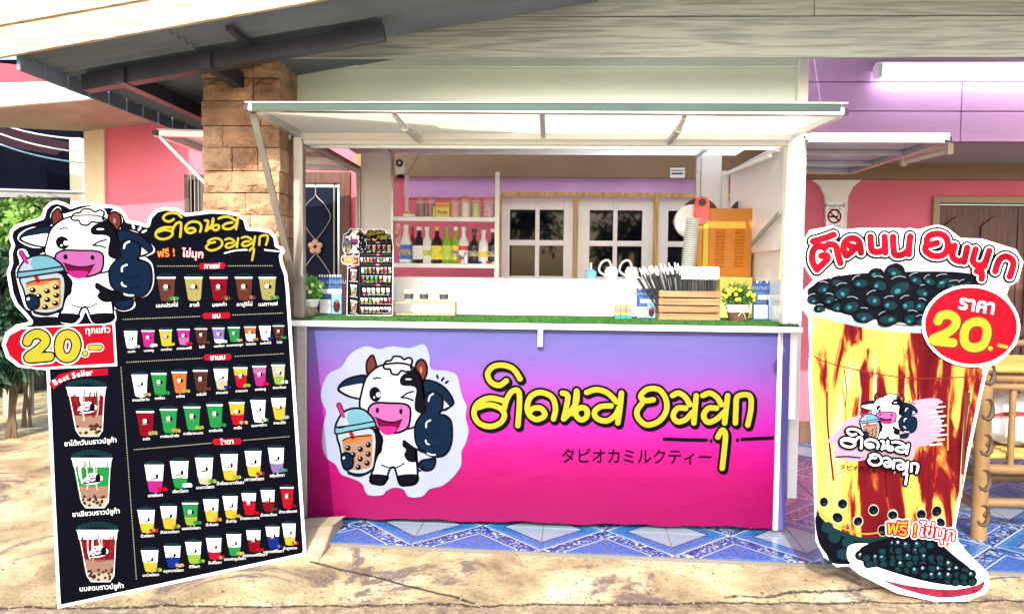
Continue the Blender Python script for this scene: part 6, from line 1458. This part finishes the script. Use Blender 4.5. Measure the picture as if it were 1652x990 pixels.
for k in range(14): bt.lathe([(.001, -.007), (.009, 0), (.001, .008)], q + Vector((rn.uniform(-.032, .03), rn.uniform(-.025, .025), .02 + rn.uniform(0, .012))), 6)
bt.build('contents', None, dsh)['kind'] = 'stuff'
# sachet strip hanging on the shelf's left side, small cans below
q = P(642, 380, 4.93); tag(MB().box((q.x - .014, 4.925, P(642, 398, 4.93).z), (q.x + .016, 4.93, P(642, 361, 4.93).z)).build('sachet_strip', pm('sachet_red_white', (.70, .3, .3), var=.9, scale=35)), 'strip of red and white sachets hanging at the left of the lower shelf', 'sachets')
# ---- white kitchen things behind the counter panel
zk0 = P(860, 449, YI).z
def wk(px_, name, label, fn, cat):
    q = P(px_, 449, 4.62); q.z = zk0 + .0005; t = thing(name, label, cat, tuple(q)); fn(q, t)
wk(953, 'dish_soap', 'clear and light blue soap bottle on the white cupboard below the second window', lambda q, t: (MB().lathe([(.001, 0), (.035, 0), (.036, .045), (.014, .06), (.001, .06)], q, 16).build('bottle', pm('soap_blue', (.25, .6, .78), .1), t), MB().tube([q + Vector((0, 0, .06)), q + Vector((0, 0, .10))], .008, 8).build('nozzle', lw_, t)), 'soap')
def jug(q, t):
    MB().lathe([(.001, 0), (.04, 0), (.042, .05), (.03, .075), (.001, .08)], q, 18).build('body', WHITE2, t)
    MB().tube([q + Vector(p) for p in cr([(-.035, 0, .02), (-.075, 0, .05), (-.06, 0, .10), (-.02, 0, .115), (0, 0, .08)])], .007, 8).build('handle', WHITE2, t)
wk(986, 'white_jug', 'white jug with a curved handle left of the straws below the window', jug, 'jug'); wk(1019, 'white_jug', 'second white jug with a curved handle, nearest the straws', jug, 'jug')
# ---- security camera
q = P(646, 270, 4.95)
sec = thing('security_camera', 'small white dome security camera with black lens in the stall\'s upper left corner', 'camera', tuple(q))
MB().lathe([(.001, -.05), (.026, -.045), (.033, -.02), (.033, .03), (.026, .045), (.001, .05)], q, 20).build('housing', WHITE2, sec)
MB().lathe([(.001, 0), (.024, .0), (.024, .012), (.001, .014)], q + Vector((.002, -.048, .022)), 20, (0, 1, 0)).build('face', BLACK, sec)
MB().lathe([(.001, 0), (.010, 0), (.010, .004), (.001, .006)], q + Vector((.002, -.053, .022)), 14, (0, 1, 0)).build('lens', WHITE2, sec)
MB().lathe([(.001, -.02), (.03, -.02), (.024, 0), (.001, 0)], q + Vector((0, .004, -.052)), 16).build('base', BLACK, sec)
MB().tube([q + Vector((.02, .01, -.06)), q + Vector((.05, .02, -.03)), P(678, 247, 4.98)], .003, 5).build('cable', ALUD, sec)
# ---- small notice under the brown beam, no smoking sign
def flat_sign(name, label, x0, x1, y0, y1, Y, art, m=WHITE2):
    a, b2 = P(x0, y1, Y), P(x1, y0, Y); t = thing(name, label, 'sign', ((a.x + b2.x) / 2, Y, (a.z + b2.z) / 2))
    part_box('plate', (a.x, Y - .003, a.z), (b2.x, Y, b2.z), m, t); A = Art(); art(A); A.build('sign_print', Plane((0, Y - .003, 1), (1, 0, 0), (0, 0, 1)), t)
flat_sign('notice_plate', 'small white notice plate on the brown beam above the windows', 1081, 1105, 271, 287, YW - .055, lambda A: (A.strokes([(1084, 280), (1101, 280)], 1.2, I['navy'], 2, h=.4), A.strokes([(1083, 275), (1103, 275)], .7, I['navy'], 2, h=.4)))
def ns(A):
    A.text('ห้ามสูบบุหรี่', 1347, 334, 7.5, I['black'], 2, .01); A.strokes([(1336, 337.5), (1358, 337.5)], .5, I['black'], 2, h=.4)
    A.strokes([(1346 + 10 * math.cos(R(t)), 349 + 10.4 * math.sin(R(t))) for t in range(0, 360, 20)], 1.5, I['red'], 4, closed=True)
    A.strokes([(1339, 342), (1353, 356)], 1.4, I['red'], 5, h=.5); A.poly([(1338, 348), (1352, 348), (1352, 351), (1338, 351)], I['black'], 3, False); A.strokes([(1353, 347), (1351, 343), (1354, 340)], .7, I['black'], 3, h=.4)
    A.text('บริเวณนี้', 1346, 367, 6, I['black'], 2, .0)
flat_sign('no_smoking_sign', 'no smoking sign with red crossed circle on the white pilaster', 1332, 1361, 326, 370, YW - .032, ns)

# ================================================================ BAMBOO BENCH
BAM = mat('bamboo', (.21, .125, .05), .45, var=.35, scale=5, coat=.15); BAMD = mat('burnt_bamboo_mark', (.045, .022, .012), .6); BAMY = mat('yellow_bamboo', (.40, .27, .07), .45, var=.3, scale=8)
YBn = G(1592, 872).y + .04
zs_ = P(1600, 600, YBn).z
bx0 = P(1585, 700, YBn).x
ben = thing('bamboo_bench', 'bamboo bench with burnt ring marks on its leg, half hidden behind the cup standee', 'bench', (bx0 + .5, YBn, 0))
def bam(p, q, r, name, m=BAM, nodes=3):
    p, q = Vector(p), Vector(q); pts = []; rs = []
    n_ = nodes * 6
    for i in range(n_ + 1):
        t = i / n_; pts.append(p + (q - p) * t); f = (t * nodes) % 1; rs.append(r * (1.06 if min(f, 1 - f) < .06 else 1))
    return MB().tube(pts, rs, 12).build(name, m, ben)
r_ = .038
leg = bam((bx0, YBn, .0), (bx0, YBn, zs_ + .015), r_, 'leg', BAM, 3)
for k in range(6):      # scorched rings
    zc_ = .13 + k * .178; rg = MB(); pts = []
    for i in range(9):
        t = -2.5 + i * .55; rr_ = .036; ax_ = bx0 + math.sin(t * .5) * .0 ; a = R(-95) + math.cos(t) * .75; pts.append(Vector((bx0 + math.cos(a) * (r_ + .0015), YBn + math.sin(a) * (r_ + .0015), zc_ + math.sin(t) * .05)))
    rg.tube(pts, [.003, .008, .012, .015, .015, .012, .009, .006, .003], 6).build('scorch_mark', BAMD, leg)
    if k % 2 == 0: MB().tube([Vector((bx0 + math.cos(R(a)) * (r_ + .001), YBn + math.sin(R(a)) * (r_ + .001), zc_ + b2)) for a, b2 in ((-75, -.012), (-88, 0), (-80, .016))], [.003, .008, .003], 6).build('scorch_mark', BAMD, leg)
bam((bx0 + 1.15, YBn, 0), (bx0 + 1.15, YBn, zs_), r_, 'leg'); bam((bx0, YBn + .5, 0), (bx0, YBn + .5, zs_), r_, 'leg'); bam((bx0 + 1.15, YBn + .5, 0), (bx0 + 1.15, YBn + .5, zs_), r_, 'leg')
for z, r2 in ((zs_ - .03, .024), (zs_ - .075, .018), (P(1620, 758, YBn).z, .026), (P(1620, 812, YBn).z, .024)):
    bam((bx0 + .01, YBn + .02, z), (bx0 + 1.15, YBn + .02, z), r2, 'rail', BAM, 4); bam((bx0 + .01, YBn + .5, z), (bx0 + 1.15, YBn + .5, z), r2, 'rail', BAM, 4)
    bam((bx0, YBn, z - .02), (bx0, YBn + .5, z - .02), r2 * .9, 'rail')
for k in range(9): bam((bx0 - .05, YBn - .02 + k * .065, zs_ + .018), (bx0 + 1.2, YBn - .02 + k * .065, zs_ + .018), .019, 'seat_slat', BAMY, 5)
for k in range(8): bam((bx0 + .02, YBn + .06 + k * .055, P(1620, 752, YBn).z + .04), (bx0 + 1.13, YBn + .06 + k * .055, P(1620, 752, YBn).z + .04), .018, 'shelf_slat', BAMY, 5)
for x in (bx0 + .16, bx0 + .42): bam((x, YBn + .03, P(1620, 758, YBn).z), (x, YBn + .03, zs_ - .02), .016, 'spindle')
for x in (bx0 - .03, bx0 + .35, bx0 + .8): bam((x, YBn + .53, zs_), (x, YBn + .53, zs_ + .34), .018, 'back_spindle')
bam((bx0 - .05, YBn + .55, zs_ + .10), (bx0 + 1.2, YBn + .55, zs_ + .10), .02, 'back_rail')
cz = P(1620, 752, YBn).z + .065
cush = MB(); nn = 18; vs = []
for j in range(nn + 1):
    for i in range(24):
        a, b2 = math.pi * j / nn, 2 * math.pi * i / 24; s_ = math.sin(a) ** .6
        vs.append((bx0 + .42 + .36 * s_ * math.copysign(abs(math.cos(b2)) ** .7, math.cos(b2)), YBn + .25 + .16 * s_ * math.copysign(abs(math.sin(b2)) ** .7, math.sin(b2)), cz + .13 - .125 * math.cos(a) + .01 * math.sin(i * 1.9 + j)))
fs = [(j * 24 + i, (j + 1) * 24 + i, (j + 1) * 24 + (i + 1) % 24, j * 24 + (i + 1) % 24) for j in range(nn) for i in range(24)]
cs = thing('sack', 'white stuffed sack with a dark red stripe lying on the bench shelf', 'sack', (bx0 + .42, YBn + .25, cz))
cush.add([(x, y, cz + .13 + (cz + .13 - z) * -1) for x, y, z in vs], [f[::-1] for f in fs], True).build('sack_body', mat('white_cloth_sack', (.80, .78, .76), .8, bump=.3, bscale=18), cs)
MB().tube([(bx0 + .08, YBn + .11, cz + .17), (bx0 + .2, YBn + .086, cz + .19), (bx0 + .38, YBn + .08, cz + .185)], [.006, .012, .008], 6).build('red_stripe', mat('dark_red_print', (.35, .02, .03), .8, var=.6, scale=60), cs)

# ================================================================ PLANTS AT THE LEFT, TREES ACROSS THE ROAD
def leaves(c, rad, n_, m_, seed, L=(.04, .09), w_=.25, droop=.2):
    rn = random.Random(seed); vs = []; fs = []; c = Vector(c)
    cl_ = [Vector((rn.uniform(-1, 1) * rad[0] * .8, rn.uniform(-1, 1) * rad[1] * .8, rn.uniform(-1, 1) * rad[2] * .8)) for _ in range(14)]
    for k in range(n_):
        b = rn.choice(cl_); d = Vector((rn.gauss(0, 1), rn.gauss(0, 1), rn.gauss(0, 1) + .2)).normalized(); p = c + b + Vector((d.x * rad[0], d.y * rad[1], d.z * rad[2])) * .33 * rn.random()
        d = (d + Vector((0, 0, -droop))).normalized(); s_ = d.cross(Vector((rn.gauss(0, 1), rn.gauss(0, 1), rn.gauss(0, 1)))).normalized(); l_ = rn.uniform(*L)
        j = len(vs); vs += [p, p + d * l_ * .4 + s_ * l_ * w_, p + d * l_ + Vector((0, 0, -l_ * .2)), p + d * l_ * .4 - s_ * l_ * w_]; fs.append((j, j + 1, j + 2, j + 3))
    return MB().use(m_).add(vs, fs)
LG = mat('leaf_light', (.16, .34, .05), .5, var=.5, scale=12); LD = mat('leaf_dark', (.02, .075, .035), .5, var=.6, scale=12)
def shrub(px_, py_, Y, rad, n_, m_, label, seed, L=(.04, .09), stem=True):
    c = P(px_, py_, Y); t = thing('shrub', label, 'shrub', (c.x, c.y, 0), 'shrubs at the left edge')
    o = leaves(c, rad, n_, m_, seed, L).build('foliage', None, t); o['kind'] = 'stuff'
    rn = random.Random(seed); s_ = MB()
    for k in range(5): s_.tube([(c.x + rn.uniform(-.05, .05), c.y, GZ), (c.x + rn.uniform(-.1, .1), c.y, c.z * .6), (c.x + rn.uniform(-1, 1) * rad[0] * .6, c.y, c.z + rad[2] * .3)], [.012, .009, .004], 5)
    s_.build('stem', mat('bark', (.12, .08, .05), .9), t)
shrub(38, 352, 6.0, (.46, .3, .17), 1500, LG, 'light green leafy plant spilling over the green planter at left', 1)
shrub(-60, 365, 6.2, (.45, .3, .28), 1200, LG, 'light green plant at the far left edge beside the spilling one', 2)
shrub(15, 500, 5.6, (.42, .35, .52), 4200, LD, 'dark green shrub behind the cow emblem of the menu board', 3, (.05, .12))
shrub(-50, 560, 5.4, (.45, .35, .42), 2600, LD, 'dark green shrub at the left edge below the fence', 4, (.05, .12))
gf = thing('green_fence', 'teal green slatted fence behind the plants at the left edge', 'fence', tuple(P(0, 600, 6.5)))
TG = mat('teal_paint', (.03, .26, .17), .5, var=.3)
a, b2 = P(-260, 345, 6.5), P(66, 520, 6.5)
for k in range(9):
    z = b2.z + (a.z - b2.z) * k / 9; part_box('slat', (a.x, 6.5, z), (b2.x, 6.52, z + (a.z - b2.z) / 9 - .012), TG, gf)
for x in (P(4, 400, 6.5).x, P(40, 400, 6.5).x, P(-120, 400, 6.5).x): part_box('post', (x, 6.46, GZ), (x + .06, 6.498, a.z + .02), mat('grey_post', (.3, .3, .28), .7), gf)
# clutter of plant pots on the ground
for k, (px_, py_, Y, r_, c) in enumerate(((28, 632, 5.5, .14, (.03, .03, .035)), (-10, 640, 5.4, .16, (.10, .06, .04)), (60, 628, 5.7, .11, (.05, .05, .06)))):
    q = G(px_, py_, GZ); lab = ['black plastic plant pot on the ground behind the menu board', 'brown plant pot on the ground at the far left edge', 'small dark grey plant pot nearest the menu board edge'][k]
    tag(MB().lathe([(.001, 0), (r_ * .75, 0), (r_, r_ * 1.5), (r_ * 1.06, r_ * 1.5), (r_ * 1.06, r_ * 1.7), (r_ * .9, r_ * 1.7), (.001, r_ * 1.4)], q, 20).build('plant_pot', mat('pot_%d' % k, c, .6)), lab, 'plant pot', 'plant pots on the ground')

# trees standing across the road, behind the photographer (seen mirrored in the window panes)
for k, (x, y, h) in enumerate(((-6.5, -11, 5.2), (-1.5, -14, 6.5), (3.2, -12, 4.6), (8.5, -15, 6.8))):
    t = thing('tree', ['low spreading tree across the road, farthest left', 'tall tree across the road behind the photographer', 'small round tree across the road', 'tallest tree across the road at the right'][k], 'tree', (x, y, 0), 'trees across the road')
    tr = MB().tube([(x, y, GZ), (x + .1, y, h * .3), (x - .05, y + .1, h * .6), (x, y, h * .85)], [.16, .13, .08, .03], 8)
    for q in range(5): a = q * 1.3; tr.tube([(x, y, h * (.35 + .08 * q)), (x + math.cos(a) * h * .2, y + math.sin(a) * h * .2, h * (.55 + .08 * q))], [.06, .02], 6)
    tr.build('trunk', MATS['bark'], t)
    o = leaves((x, y, h * .68), (h * .33, h * .33, h * .34), 2600, LD if k % 2 else LG, 30 + k, (.14, .30)).build('crown', None, t); o['kind'] = 'stuff'
